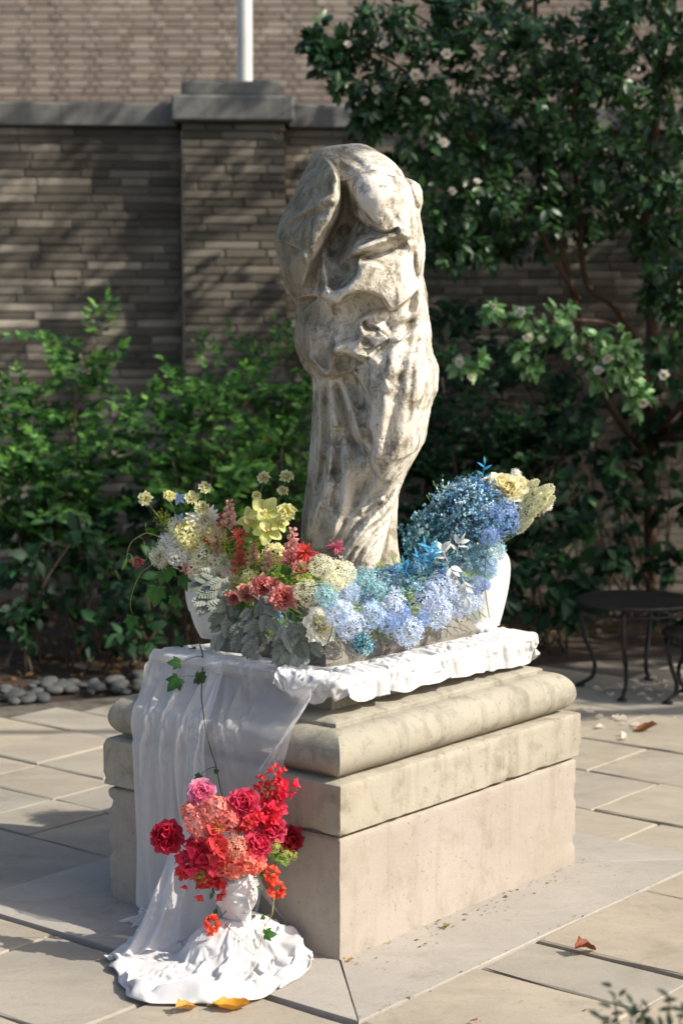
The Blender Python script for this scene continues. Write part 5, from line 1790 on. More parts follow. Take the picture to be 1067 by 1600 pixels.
# ---- red bouquet in the head
YH = HEAD.y
ROOT_H = Vector((HEAD.x, HEAD.y+0.005, 0.225))
def yH(px, py):
    u = (px-355)/100; v = (py-1310)/85
    return YH+0.02-0.10*math.sqrt(max(0, 1-min(1, u*u+v*v)))
flowers('pink_peony', 'pink_peony', 'pink peony at the top of the red bouquet', None, [(314,1240,23)], yH, ROOT_H, up=.6)
flowers('red_peony', 'red_peony', 'deep red ball peony standing out left of the bouquet', None, [(266,1308,29)], yH, ROOT_H, face=(-.35,-1,.25))
flowers('crimson_peony', 'crimson_peony', 'crimson peony in the red bouquet', 'crimson peonies', [(380,1258,26),(424,1296,23),(400,1318,25)], yH, ROOT_H)
flowers('dark_peony', 'dark_red_peony', 'dark red shaded peony against the pedestal', None, [(450,1311,23)], lambda x, y: YH+.03, ROOT_H, face=(.4,-1,.1))
flowers('coral_hyd', 'coral_phlox', 'coral pink phlox head in the red bouquet', 'coral phlox heads', [(310,1285,20),(338,1268,22),(357,1278,20),(297,1268,14),(319,1303,17)], yH, ROOT_H)
flowers('sea_holly', 'orange_thistle', 'small orange and green thistle head amid the coral phlox', None, [(342,1293,12)], lambda x, y: yH(x,y)-.02, ROOT_H)
flowers('bougain', 'bougainvillea_cluster', 'scarlet papery bougainvillea cluster in the red bouquet', 'bougainvillea clusters', [(411,1276,20),(392,1289,18),(338,1324,26),(328,1342,22),(304,1346,22),(313,1328,20),(294,1368,15),(326,1382,20),(430,1262,15)], yH, ROOT_H)
flowers('bougain_small', 'bougainvillea_sprig', 'small scarlet bougainvillea tip reaching up right', 'bougainvillea tips', [(431,1211,13),(407,1224,11),(447,1230,17),(425,1243,14)], lambda x, y: YH-.02, ROOT_H)
flowers('peach_hyd', 'peach_hydrangea', 'peach hydrangea ball at the centre of the red bouquet', None, [(367,1322,17)], lambda x, y: yH(x,y)-.02, ROOT_H)
flowers('salmon_hyd', 'salmon_hydrangea', 'salmon hydrangea over the plaster forehead', 'salmon hydrangeas', [(362,1349,20),(384,1336,20),(346,1348,17),(397,1348,16)], lambda x, y: yH(x,y)-.012, ROOT_H)
flowers('lantana', 'orange_lantana', 'orange red lantana cluster', 'lantana clusters', [(424,1366,11),(430,1391,12),(332,1445,12)], lambda x, y: YH-.07, ROOT_H)
flowers('green_bud', 'green_bud_sprig', 'green budding sprig', 'green bud sprigs', [(428,1322,13),(446,1338,12),(459,1337,8),(313,1366,14),(410,1240,9),(419,1226,9)], lambda x, y: yH(x,y)-.02, ROOT_H)

# ================================================================== LEAVES AND VINES OF THE ARRANGEMENTS
ME_DUSTY = [dusty_leaf(srgb('#868c80')), dusty_leaf(srgb('#757d70')), dusty_leaf(srgb('#979b90'))]
ME_IVY = [lobed_leaf(srgb('#4c7a38')), lobed_leaf(srgb('#3d6a30'))]
ME_IVYD = [lobed_leaf(srgb('#2c5228')), lobed_leaf(srgb('#35602e'))]
def _lf(c, outl, fold=.18, curl=.3):
    V, F, C = leaf_mesh('leaf', outl, c, fold, curl)
    return mesh('leaf', V, F, C)
ME_OVAL = [_lf(srgb('#5d8f3e'), OUT_OVAL), _lf(srgb('#7aa84a'), OUT_OVAL, .25, .45), _lf(srgb('#47762f'), OUT_OVAL, .1, .2)]
ME_LANCE = [_lf(srgb('#6a9a4a'), OUT_LANCE), _lf(srgb('#8aae58'), OUT_LANCE, .2, .5)]
ME_WHITEL = [_lf(srgb('#d5d2cc'), OUT_LANCE, .2, .4), _lf(srgb('#c3c6c2'), OUT_OVAL, .2, .4)]
ME_BLUEL = [_lf(srgb('#3f9fd2'), OUT_LANCE, .2, .3), _lf(srgb('#58b2dc'), OUT_LANCE, .2, .5)]
for ms, mt in ((ME_DUSTY, M_grey), (ME_IVY, M_leaf), (ME_IVYD, M_leaf), (ME_OVAL, M_leaf), (ME_LANCE, M_leaf), (ME_WHITEL, M_grey), (ME_BLUEL, M_petal)):
    for me in ms: me.materials.append(mt)

def put_leaf(e, ms, p, size, direc, nrm=(0,-1,.4), name='leaf'):
    """leaf at world point p, growing along direc, its face towards nrm"""
    y = Vector(direc).normalized(); z = Vector(nrm)
    z = (z-y*z.dot(y)).normalized(); x = y.cross(z)
    m = Matrix((x, y, z)).transposed()
    o = bpy.data.objects.new(name, ms[frng.randrange(len(ms))]); COL.objects.link(o); o.parent = e
    o.location = Vector(p)-e.location; o.rotation_euler = m.to_euler(); o.scale = (size,)*3
    return o
def stem_part(e, pts, r, col, name='stem', n=5):
    P = np.array([np.array(p)-np.array(e.location) for p in pts])
    P = smooth_path(P, 7)
    V, F = tube_vf(P, np.linspace(r, r*.6, len(P)), n)
    return obj(name, mesh(name, V, F, np.tile(srgb(col), (len(V),1))), M_leaf, e)

def sprig(name, label, group, base, tip, ms, n, size, col, yb, yt, cat='foliage', spread=1.0):
    """stem from base px to tip px with n leaves"""
    A = at_y(base[0], base[1], yb); B = at_y(tip[0], tip[1], yt)
    e = empty(name, A); tag(e, label, cat, group)
    mid = (A+B)/2+Vector((frng.gauss(0,.006), -.01, .012))
    pts = smooth_path([A[:], mid[:], B[:]], 8)
    stem_part(e, [A[:], mid[:], B[:]], .0018, col)
    d = (B-A).normalized(); side = d.cross(Vector((0,-1,0))).normalized()
    for k in range(n):
        t = .25+.75*k/max(1,n-1)
        p = pts[min(len(pts)-1, int(t*(len(pts)-1)))]
        s = 1 if k % 2 else -1
        dr = d*(.7+.6*(k == n-1))+side*s*spread*(0 if k == n-1 else frng.uniform(.6,1.1))+Vector((0,-.25,frng.uniform(-.3,.1)))
        put_leaf(e, ms, p, size*frng.uniform(.8,1.2), dr, (frng.gauss(0,.3)+.15,-1,frng.uniform(.1,.8)))
    return e

# dusty miller, grey felted leaves low in the front of the left bouquet
DM = [((360,905),(318,912)), ((352,915),(326,940)), ((385,925),(352,955)), ((395,930),(420,965)), ((400,935),(378,985)), ((415,940),(402,1015)), ((470,960),(462,1030)), ((478,965),(480,1035)), ((482,960),(448,1010)), ((360,900),(342,925)), ((370,935),(347,988)), ((448,950),(440,1018)), ((420,950),(395,1002))]
for k, (b, t) in enumerate(sorted(DM)):
    yy = yL(t[0], t[1])-.03 if t[0] < 440 else min(4.80, yL(t[0], t[1])-.03)
    sprig('dusty_miller', 'grey felted dusty miller sprig below the left bouquet, ' + ('leftmost' if k == 0 else 'rightmost' if k == len(DM)-1 else f'{ORD[k]} from left'), 'dusty miller sprigs',
          b, t, ME_DUSTY, 5, .044, '#8d9188', yy+.03, yy, spread=.7)
# green foliage between the flowers
GS = [((345,900),(282,880)),((360,900),(335,925)),((380,900),(372,862)),((395,905),(400,925)),((410,900),(425,915)),((420,905),(460,905)),((385,905),(345,872)),((430,920),(455,955)),((400,890),(395,840)),((370,890),(310,850)),((440,900),(490,905)),((400,920),(420,945)),((390,920),(385,960)),((455,930),(430,975)),((380,930),(352,950)),((410,930),(415,970)),((360,915),(335,945)),((440,940),(465,975))]
for k, (b, t) in enumerate(sorted(GS)):
    yy = yL(t[0], t[1])
    sprig('green_sprig', 'fresh green leafy sprig between the left bouquet flowers, ' + ('leftmost' if k == 0 else 'rightmost' if k == len(GS)-1 else f'{ORD[k]} from left'), 'green sprigs of the left bouquet', b, t, ME_OVAL if k % 2 else ME_LANCE, 7, .034, '#6f8a48', yy+.05, yy+.015)
GB = [((600,960),(590,930)),((640,960),(632,925)),((690,940),(700,905)),((560,970),(552,945)),((660,930),(655,900)),((720,930),(735,900)),((520,960),(508,915)),((620,930),(615,880))]
for k, (b, t) in enumerate(sorted(GB)):
    yy = yE(t[0], t[1])
    sprig('green_sprig', 'thin green sprig among the blue flowers, ' + ('leftmost' if k == 0 else 'rightmost' if k == len(GB)-1 else f'{ORD[k]} from left'), 'green sprigs of the blue row', b, t, ME_LANCE, 6, .024, '#7d9a58', yy+.04, yy)
WL = [((712,870),(720,846)),((705,885),(714,905)),((722,905),(728,935)),((700,880),(690,858))]
for k, (b, t) in enumerate(sorted(WL)):
    sprig('silver_sprig', 'silvery white leafy sprig beside the right vase, ' + ('leftmost' if k == 0 else 'rightmost' if k == 3 else f'{ORD[k]} from left'), 'silver sprigs', b, t, ME_WHITEL, 5, .028, '#c9c8c0', edge_y(710)-.02, edge_y(710)-.03)
BLs = [((668,890),(664,850)),((672,890),(680,858)),((660,895),(652,868)),((755,770),(757,724)),((640,905),(632,880))]
for k, (b, t) in enumerate(sorted(BLs)):
    yy = edge_y(b[0]) if b[1] > 800 else YR-.02
    sprig('blue_dyed_sprig', 'bright blue dyed leaf sprig, ' + ('leftmost' if k == 0 else 'rightmost' if k == 4 else f'{ORD[k]} from left'), 'blue dyed sprigs', b, t, ME_BLUEL, 6, .024, '#2f7fb0', yy, yy-.01)
RG = [((350,1345),(338,1420)),((355,1350),(350,1430)),((345,1345),(332,1395)),((330,1350),(305,1365)),((420,1330),(440,1345)),((345,1330),(322,1310)),((405,1300),(400,1262)),((395,1340),(408,1362))]
for k, (b, t) in enumerate(sorted(RG)):
    yy = yH(t[0], t[1])
    sprig('green_sprig', 'dark green sprig in the red bouquet, ' + ('leftmost' if k == 0 else 'rightmost' if k == len(RG)-1 else f'{ORD[k]} from left'), 'green sprigs of the red bouquet', b, t, ME_OVAL, 8, .020, '#5d7a3c', yy+.03, yy-.005)

# depth of the hanging cloth in a given column and row, so that vines lie on it
from mathutils.bvhtree import BVHTree
_cv, _cf = [], []
for o in cloth.children:
    n0 = len(_cv)
    _cv += [v.co.copy() for v in o.data.vertices]; _cf += [tuple(i+n0 for i in p.vertices) for p in o.data.polygons]
_bvh = BVHTree.FromPolygons(_cv, _cf)
def on_cloth(px, py, gap, default):
    r = _ray(px, py)
    hit = _bvh.ray_cast(Vector((0,0,CAM_H)), r.normalized())
    return (hit[0].y-gap) if hit[0] is not None else default
# vine that trails from the left vase down the hanging cloth
def vine(name, label, path, depth, col, r, leaves, ms, cat='vine'):
    P = [at_y(x, y, depth(x, y) if callable(depth) else depth) for x, y in path]
    e = empty(name, P[0]); tag(e, label, cat)
    stem_part(e, [p[:] for p in P], r, col)
    for (x, y, rp, (dx, dz)) in leaves:
        yy = depth(x, y) if callable(depth) else depth
        p = at_y(x, y, yy-.012)
        q = min(P, key=lambda w: (w-p).length)
        put_leaf(e, ms, p, rp*1.7*yy/FPX, (dx, -.25, dz), (frng.gauss(0,.3),-1,.35))
        stem_part(e, [q[:], ((q+p)/2+Vector((0,-.006,.006)))[:], p[:]], r*.45, col, 'leaf_stalk', 4)
    return e
dv = lambda x, y: on_cloth(x, y, .014, YL-.15) if y > 985 else YL-.12
vine('ivy_vine', 'long thin ivy vine trailing down the hanging sheer cloth', [(296,955),(307,990),(317,1025),(316,1060),(315,1087),(318,1115),(321,1137),(329,1170),(338,1198),(343,1225),(349,1252)], dv, '#4a3a28', .0019,
     [(289,1000,12,(-.8,-.3)),(283,1036,12,(-.9,.1)),(280,1058,16,(-.6,-.7)),(305,1058,14,(.9,-.15)),(300,1012,9,(.4,-.9)),(314,1210,8,(-.5,-.5)),(335,1206,5,(.9,.3))], ME_IVYD)
vine('ivy_vine', 'pale green vine with hanging leaves off the left side of the left bouquet', [(262,866),(246,877),(231,887),(221,895),(213,910),(207,927),(204,942),(206,957)], YL-.02, '#9aa860', .0013,
     [(208,962,14,(-.25,-1)),(246,915,19,(-.1,-1)),(272,930,12,(.2,-1)),(266,884,15,(-.2,-1)),(284,898,15,(.25,-1)),(254,893,12,(-.1,-1))], ME_IVY)
vine('climbing_tendril', 'curling yellow green tendril with wilted leaf tips left of the bouquet', [(258,843),(245,837),(230,833),(216,839),(206,847),(201,858),(199,868)], YL-.02, '#b5bd78', .0013,
     [(199,872,13,(-.4,-1)),(206,868,10,(.3,-1)),(228,824,5,(0,1)),(226,846,4,(0,-1))], ME_LANCE)
vine('thin_stem', 'thin fallen green stem lying across the white cloth below the face', [(340,1432),(362,1453),(380,1470),(400,1487),(415,1499),(424,1514)], lambda x, y: on_cloth(x, y, .008, 4.4), '#a9ad7a', .0011, [], ME_LANCE, 'stem')
vine('climbing_tendril', 'wiry tendril with one green leaf hanging from the red bouquet', [(429,1398),(427,1415),(424,1432),(414,1446),(410,1462),(404,1485),(399,1512)], lambda x, y: on_cloth(x, y, .012, 4.4) if y > 1440 else 4.42, '#a3ab6a', .0012,
     [(412,1460,12,(1,.1)),(414,1432,5,(-.8,-.4))], ME_IVY)

# ================================================================== PLANTS
prng = random.Random(2024)
pnp = np.random.default_rng(2024)
def foliage_mat(name, trans=0.3, rough=0.4, spec=0.4):
    m = bpy.data.materials.new(name); m.use_nodes = True
    nt = m.node_tree; b = nt.nodes['Principled BSDF']; out = nt.nodes['Material Output']
    at = N(nt, 'ShaderNodeAttribute'); at.attribute_name = 'col'
    p = pos(nt)
    c = mix(nt, 0.7, at.outputs['Color'], ramp(nt, noise(nt, p, 5, 4, 0.6), [(0.3, 0.7), (0.7, 1.25)]), 'MULTIPLY')
    nt.links.new(c, b.inputs['Base Color']); b.inputs['Roughness'].default_value = rough
    b.inputs['Specular IOR Level'].default_value = spec
    t = N(nt, 'ShaderNodeBsdfTranslucent')
    nt.links.new(mix(nt, 1.0, c, (1.25, 1.35, 0.6), 'MULTIPLY'), t.inputs['Color'])
    ms = N(nt, 'ShaderNodeMixShader'); ms.inputs[0].default_value = trans
    nt.links.new(b.outputs[0], ms.inputs[1]); nt.links.new(t.outputs[0], ms.inputs[2])
    nt.links.new(ms.outputs[0], out.inputs['Surface'])
    return m
M_glossy = foliage_mat('glossy_foliage', 0.22, 0.38, 0.5)
M_soft = foliage_mat('soft_foliage', 0.38, 0.55, 0.3)
M_bark = stone_mat('bark', (0.115, 0.072, 0.045), (0.05, 0.034, 0.022), 0.6, fine=60, bstr=0.8)
M_stem = stone_mat('woody_stem', (0.10, 0.075, 0.05), (0.045, 0.035, 0.025), 0.5, fine=60)

def leaf_tpl(outl, fold=.2, curl=.25, nx=2):
    V = []; F = []
    for (t, w) in outl:
        for s in ((-1, 0, 1) if nx == 2 else (-1, 1)):
            V.append((s*w, t, fold*abs(s*w)-curl*t*t*.5))
    n = 3 if nx == 2 else 2
    for a in range(len(outl)-1):
        for b in range(n-1): F.append((a*n+b, a*n+b+1, (a+1)*n+b+1, (a+1)*n+b))
    return np.array(V), np.array(F)
T_CAM = leaf_tpl([(0,.03),(.25,.2),(.55,.25),(.82,.14),(1,.01)])
T_NAN = leaf_tpl([(0,.02),(.25,.2),(.55,.22),(.8,.12),(1,.005)], .25, .2)
T_BIG = leaf_tpl([(0,.03),(.15,.2),(.4,.3),(.65,.25),(.88,.10),(1,.01)], .18, .5)

def cross3(a, b):
    return np.array([a[1]*b[2]-a[2]*b[1], a[2]*b[0]-a[0]*b[2], a[0]*b[1]-a[1]*b[0]])
def unit3(a):
    return a/(math.sqrt(a[0]*a[0]+a[1]*a[1]+a[2]*a[2])+1e-9)
def leaf_matrix(p, d, nrm, size):
    y = unit3(d); z = unit3(nrm-y*(nrm[0]*y[0]+nrm[1]*y[1]+nrm[2]*y[2])); x = cross3(y, z)
    M = np.eye(4); M[:3,0] = x*size; M[:3,1] = y*size; M[:3,2] = z*size; M[:3,3] = p
    return M
def in_frame(P):
    d = P[:,1]*_c-(P[:,2]-CAM_H)*_s; u = P[:,1]*_s+(P[:,2]-CAM_H)*_c
    px = 533.5+P[:,0]/d*FPX; py = 800-u/d*FPX
    return (px > -20) & (px < 1090) & (py > -20) & (py < 1620)

def plant(name, label, cat, base, stems, tpl, leaves, cols, mat, stem_mat, nobj=150, group=None, trunkname='stem', palette=None, crownname='foliage'):
    """stems: [(points, r0, r1)]; leaves: list of 4x4; cols: (N,3).
    The leaves nearest the camera are parts of their own, the others one joined part."""
    e = empty(name, base); tag(e, label, cat, group)
    off = np.array(base[:])
    for pts, r0, r1 in stems:
        P = smooth_path(np.array(pts)-off, 6)
        V, F = tube_vf(P, np.linspace(r0, r1, len(P)), 7)
        obj(trunkname, mesh(trunkname, V, F), stem_mat, e)
    M = np.array(leaves); M[:, :3, 3] -= off
    cols = np.array(cols)
    vis = in_frame(M[:, :3, 3]+off)
    score = np.where(vis, 0, 100)+M[:, 1, 3]-6*np.linalg.norm(M[:, :3, 1], axis=1)
    order = np.argsort(score)
    near = [i for i in order[:nobj] if vis[i]]
    rest = np.setdiff1d(np.arange(len(M)), np.array(near, dtype=int))
    # shared leaf meshes in a few tints taken from the plant's own colours
    var = []
    for c in cols[pnp.choice(len(cols), 6)]:
        me = mesh('leaf', tpl[0], tpl[1], np.tile(c, (len(tpl[0]), 1))); me.materials.append(mat); var.append(me)
    for i in near:
        o = bpy.data.objects.new('leaf', var[prng.randrange(6)]); COL.objects.link(o); o.parent = e
        o.matrix_local = Matrix(M[i].tolist())
    if len(rest):
        me = scatter_mesh(crownname, tpl[0], tpl[1], M[rest], cols[rest])
        tag(obj(crownname, me, mat, e), kind='stuff')
    return e

def twig_leaves(center, radius, ntwig, nleaf, size, out, cols, palette, updroop=0.0):
    """bunches of leaves on short twigs spread through a cluster"""
    C = np.array(center)
    for k in range(ntwig):
        d = pnp.normal(size=3); d[2] = d[2]*.6+.15; d /= np.linalg.norm(d)
        p0 = C+d*radius*pnp.uniform(.15,.75)
        dirv = d+pnp.normal(size=3)*.5; dirv /= np.linalg.norm(dirv)
        ln = radius*pnp.uniform(.35,.6)
        shade = pnp.uniform(.65,1.25)
        for q in range(nleaf):
            t = (q+.5)/nleaf
            p = p0+dirv*ln*t+np.array([0,0,-.15*ln*t*t])
            sd = unit3(cross3(dirv, pnp.normal(size=3)))
            dl = dirv*.5+sd*.9+np.array([0,-.1,-.25])
            nr = np.array([pnp.normal()*.5+.25, pnp.normal()*.5-.6, .85])
            out.append(leaf_matrix(p, dl, nr, size*pnp.uniform(.7,1.2)))
            c = palette[pnp.integers(len(palette))]*shade*pnp.uniform(.8,1.25); cols.append(c)

G_ = lambda *h: [srgb(x) for x in h]
PAL_CAM = [c*1.2 for c in G_('#2f4a2b', '#39582f', '#284426', '#446636', '#31503a')]
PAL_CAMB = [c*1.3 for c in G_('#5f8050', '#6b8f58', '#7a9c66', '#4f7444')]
PAL_NAN = [c*1.15*np.array([1.12,1.0,.85]) for c in G_('#335a2f', '#3f6c36', '#4f803c', '#5f9044', '#2d5034')]
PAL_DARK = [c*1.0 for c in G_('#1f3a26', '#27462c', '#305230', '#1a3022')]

# ---- flowering camellia by the wall
TB = at_z(1017, 928, 0.0)
def bpt(px, py, y): return np.array(at_y(px, py, y)[:])
trunks = [([TB[:], bpt(1013,690,9.9), bpt(1018,500,9.8), bpt(1008,330,9.7), bpt(1030,120,9.6), bpt(1040,-120,9.5), bpt(1080,-420,9.4)], .036, .022),
          ([bpt(1010,705,9.9), bpt(985,680,9.8), bpt(945,620,9.7), bpt(915,540,9.6), bpt(885,420,9.4), bpt(860,300,9.3), bpt(840,150,9.2), bpt(835,-60,9.1)], .024, .010),
          ([bpt(1012,560,9.8), bpt(960,480,9.6), bpt(915,440,9.5), bpt(905,330,9.4), bpt(895,220,9.3), bpt(900,60,9.2)], .020, .009),
          ([bpt(905,470,9.5), bpt(880,430,9.3), bpt(830,340,9.2), bpt(760,250,9.0), bpt(690,160,8.9), bpt(600,90,8.8), bpt(520,60,8.7)], .014, .004),
          ([bpt(1014,640,9.8), bpt(1000,560,9.4), bpt(960,510,8.9), bpt(900,500,8.4), bpt(840,505,8.2)], .012, .004),
          ([bpt(830,200,9.2), bpt(760,110,9.0), bpt(660,60,8.8)], .009, .004),
          ([bpt(1035,60,9.6), bpt(1120,-250,9.0), bpt(1250,-600,8.8)], .02, .01),
          ([bpt(840,100,9.2), bpt(780,-150,9.2), bpt(700,-480,9.3)], .014, .006)]
lv, cl = [], []
CL = [(560,120,8.7,60),(520,95,8.7,36),(510,60,8.7,34),(600,160,8.7,50),(655,60,8.8,62),(650,175,8.7,58),(705,110,8.8,70),(715,235,8.9,66),(690,315,8.8,56),(765,60,8.9,78),(800,160,9.0,80),(850,60,9.0,80),
      (870,220,9.1,78),(765,320,8.9,66),(825,330,9.1,58),(930,100,9.1,88),(955,240,9.2,78),(1015,60,9.2,88),(1045,190,9.2,78),(1010,340,9.3,72),(900,320,9.2,64),(695,390,8.9,38),(735,400,9.0,36),(1055,420,9.2,60),
      (1065,300,9.1,64),(1050,560,9.2,44),(1040,480,9.3,40),(980,20,9.0,70),(720,20,8.8,60),(600,35,8.7,46),(640,250,8.9,44),(575,190,8.8,34),(780,230,9.3,80),(860,130,9.4,80),(940,170,9.5,80),(1060,110,9.5,80),(690,180,9.3,70),(740,300,9.4,70),(820,250,9.5,80),(1000,280,9.6,80),(880,360,9.6,60),(720,360,9.3,55),(1040,380,9.6,60),(780,390,9.4,45)]
for (x, y, yy, r) in CL:
    m = r*yy/FPX
    twig_leaves(bpt(x, y, yy), m*1.05, int(15+r*.27), 9, .058, lv, cl, PAL_CAM)
# the crown goes on above and beyond the frame
LIMBS = []
_tw = twig_leaves
def limb_leaves(c, *a):
    LIMBS.append(np.array(c)); _tw(c, *a)
for k in range(34):
    c = np.array([pnp.uniform(2.3, 4.2), pnp.uniform(9.3, 10.3), pnp.uniform(1.9, 4.2)])
    limb_leaves(c, .42, 12, 8, .085, lv, cl, PAL_CAM)
for k in range(38):
    c = np.array([pnp.uniform(0.9, 4.6), pnp.uniform(8.0, 10.0), pnp.uniform(3.3, 6.4)])
    limb_leaves(c, .45, 12, 8, .09, lv, cl, PAL_CAM)
for k in range(26):
    c = np.array([pnp.uniform(1.95, 4.2), pnp.uniform(7.8, 9.9), pnp.uniform(0.5, 3.4)])
    limb_leaves(c, .40, 10, 8, .07, lv, cl, PAL_CAM)
camel = plant('camellia_tree', 'tall glossy leaved camellia tree with small white blossoms against the wall', 'tree', TB, trunks, T_CAM, lv, cl, M_glossy, M_bark, 300, trunkname='trunk', crownname='crown')
Gb = Geo()
hub = [bpt(1018,500,9.8), bpt(1030,120,9.6), bpt(1080,-420,9.4), bpt(1013,690,9.9), bpt(1250,-600,8.8)]
for c in LIMBS:
    a = min(hub, key=lambda q: np.linalg.norm(q-c)+0.8*abs(q[2]-c[2]+.5))
    L = np.linalg.norm(c-a)
    V, F = tube_vf(smooth_path([a, a*.6+c*.4+np.array([0,0,.10*L]), c], 5), np.linspace(.014,.004,11), 5)
    Gb.add(V-np.array(TB[:]), F)
Gb.obj('branches', M_bark, camel)
# sunlit low branch: sunlight put into the colour as paler leaves
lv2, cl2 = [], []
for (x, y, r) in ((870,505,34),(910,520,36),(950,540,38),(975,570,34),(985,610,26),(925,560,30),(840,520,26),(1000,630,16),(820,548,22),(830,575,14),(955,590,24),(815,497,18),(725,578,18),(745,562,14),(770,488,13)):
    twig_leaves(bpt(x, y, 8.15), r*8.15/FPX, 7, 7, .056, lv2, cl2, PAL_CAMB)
for M in lv2[:260]:
    pass
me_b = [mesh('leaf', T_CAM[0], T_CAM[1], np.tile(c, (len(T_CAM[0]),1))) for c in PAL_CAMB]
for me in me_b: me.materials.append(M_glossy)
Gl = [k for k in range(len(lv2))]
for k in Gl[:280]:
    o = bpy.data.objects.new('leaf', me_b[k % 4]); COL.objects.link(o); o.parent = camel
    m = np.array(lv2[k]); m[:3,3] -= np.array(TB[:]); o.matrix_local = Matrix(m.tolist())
if len(lv2) > 280:
    M = np.array(lv2[280:]); M[:, :3, 3] -= np.array(TB[:])
    tag(obj('leaf_tuft', scatter_mesh('leaf_tuft', T_CAM[0], T_CAM[1], M, np.array(cl2[280:])), M_glossy, camel), kind='stuff')
# blossoms
me_cam = bloom_layers((srgb('#f7efe2'), srgb('#f8f4e4')), [(6,1,.35,0),(6,.85,.7,.03),(5,.6,1.05,.06)], .05, .9, srgb('#d9a54e')).mesh('blossom')
me_cam.materials.append(M_petal)
for (x, y, r) in ((697,85,9),(650,118,10),(662,160,8),(588,140,7),(692,225,9),(543,70,6),(600,72,8),(815,490,10),(822,525,10),(720,566,9),(735,590,6),(848,533,6),(950,563,10),(934,581,9),(905,562,6),(1005,632,9),(1037,587,9),(770,480,6),(745,285,6),(705,300,7),(620,200,6),(858,82,8),(905,60,6),(980,140,7),(800,250,6),(1020,260,7),(890,300,6),(752,140,8),(735,60,7),(840,210,6),(960,90,6),(812,560,7),(560,185,6),(640,330,6))[:20]:
    yy = 8.1 if y > 470 else 8.55
    o = bpy.data.objects.new('blossom', me_cam); COL.objects.link(o); o.parent = camel
    o.location = at_y(x, y, yy)-TB; s = r*1.15*yy/FPX; o.scale = (s, s, s)
    o.rotation_euler = Vector((prng.gauss(0,.5), -1, prng.gauss(.2,.5))).to_track_quat('Z','Y').to_euler()

# ---- ferny nandina shrubs
def spray(p, d, L, size, out, cols, palette, shade):
    """compound leaf: a rachis with side stalks that carry pairs of leaflets"""
    d = d/np.linalg.norm(d)
    up = np.array([0,0,1.0]); sd = unit3(cross3(d, up))
    pal = palette
    for k in range(5):
        t = (k+1)/5; q = p+d*L*t+np.array([0,0,-.22*L*t*t])
        for s in ((-1,1) if k < 4 else (0,)):
            br = (sd*s*.9+d*.6) if s else d
            bl = L*.38*(1-.5*t)
            for j in range(3):
                tt = (j+1)/3
                b = q+br*bl*tt+np.array([0,0,-.1*bl*tt])
                for s2 in ((-1,1) if j < 2 else (0,)):
                    bsd = unit3(cross3(br, up))
                    dl = br*.7+bsd*s2*.8+pnp.normal(size=3)*.35
                    out.append(leaf_matrix(b, dl, np.array([pnp.normal()*.4+.15, -.8+pnp.normal()*.4, .8]), size*pnp.uniform(.55,1.4)))
                    cols.append(pal[pnp.integers(len(pal))]*shade*pnp.uniform(.85,1.2))
def nandina(label, base_px, tops, y, palette, size=.04, nspray=10, nobj=200, red=False):
    B = at_z(base_px[0], base_px[1], 0.0)
    stems, out, cols = [], [], []
    for (x, yy, dy) in tops:
        T = bpt(x, yy, y+dy)
        b0 = np.array([B.x+pnp.normal()*.10, B.y+pnp.normal()*.08, -.02])
        m = b0*.45+T*.55+np.array([pnp.normal()*.05, pnp.normal()*.04, 0.05])
        stems.append(([b0, m, T], .009, .004))
        for k in range(nspray):
            t = .35+.65*(k+pnp.random()*.6)/nspray; t = min(t, 1)
            p = (b0*(1-t)**2+2*t*(1-t)*m+T*t*t)
            a = pnp.uniform(0, 6.28)
            d = np.array([math.cos(a), math.sin(a)*.8-.25, pnp.uniform(-.1,1.3)])
            spray(p, d, pnp.uniform(.22,.38), size*1.30, out, cols, palette, pnp.uniform(.6,1.2)*(0.65+.5*t))  # colour brightens up the stem: sunlight on the tops put into it
        spray(T, np.array([pnp.normal()*.4, -.3, 1.0]), .24, size, out, cols, palette, 1.25)
    if red:
        for k in range(16):
            i = pnp.integers(len(cols)); cols[i] = srgb('#a5502e')
    return plant('nandina_shrub', label, 'shrub', B, stems, T_NAN, out, cols, M_soft, M_stem, nobj, 'ferny shrubs along the wall')
nandina('bright ferny shrub reaching highest before the dark wall at far left', (110,1020), [(148,535,0),(118,600,-.1),(60,665,.1),(20,645,0),(190,640,.1),(90,720,-.3),(30,770,-.3)], 8.9, PAL_NAN, .042)
nandina('ferny shrub with a few reddish leaflets below the pier', (290,1015), [(250,650,0),(300,622,.1),(335,592,0),(372,640,-.1),(270,720,-.3),(225,690,0),(330,720,-.3)], 8.9, PAL_NAN, .038, red=True)
nandina('ferny shrub between the pier and the statue', (440,1000), [(432,575,0),(462,565,.1),(400,600,.1),(485,640,0),(440,700,-.2),(400,740,-.2)], 9.1, PAL_NAN, .038)
nandina('shaded ferny shrub right behind the statue', (720,1000), [(690,590,.1),(740,640,0),(705,700,-.1),(760,730,0),(800,660,.2),(670,760,-.1),(650,690,.2),(840,700,.2),(720,830,-.3),(700,520,.3),(780,560,.3),(860,620,.3),(900,680,.3)], 9.1, PAL_DARK, .042)

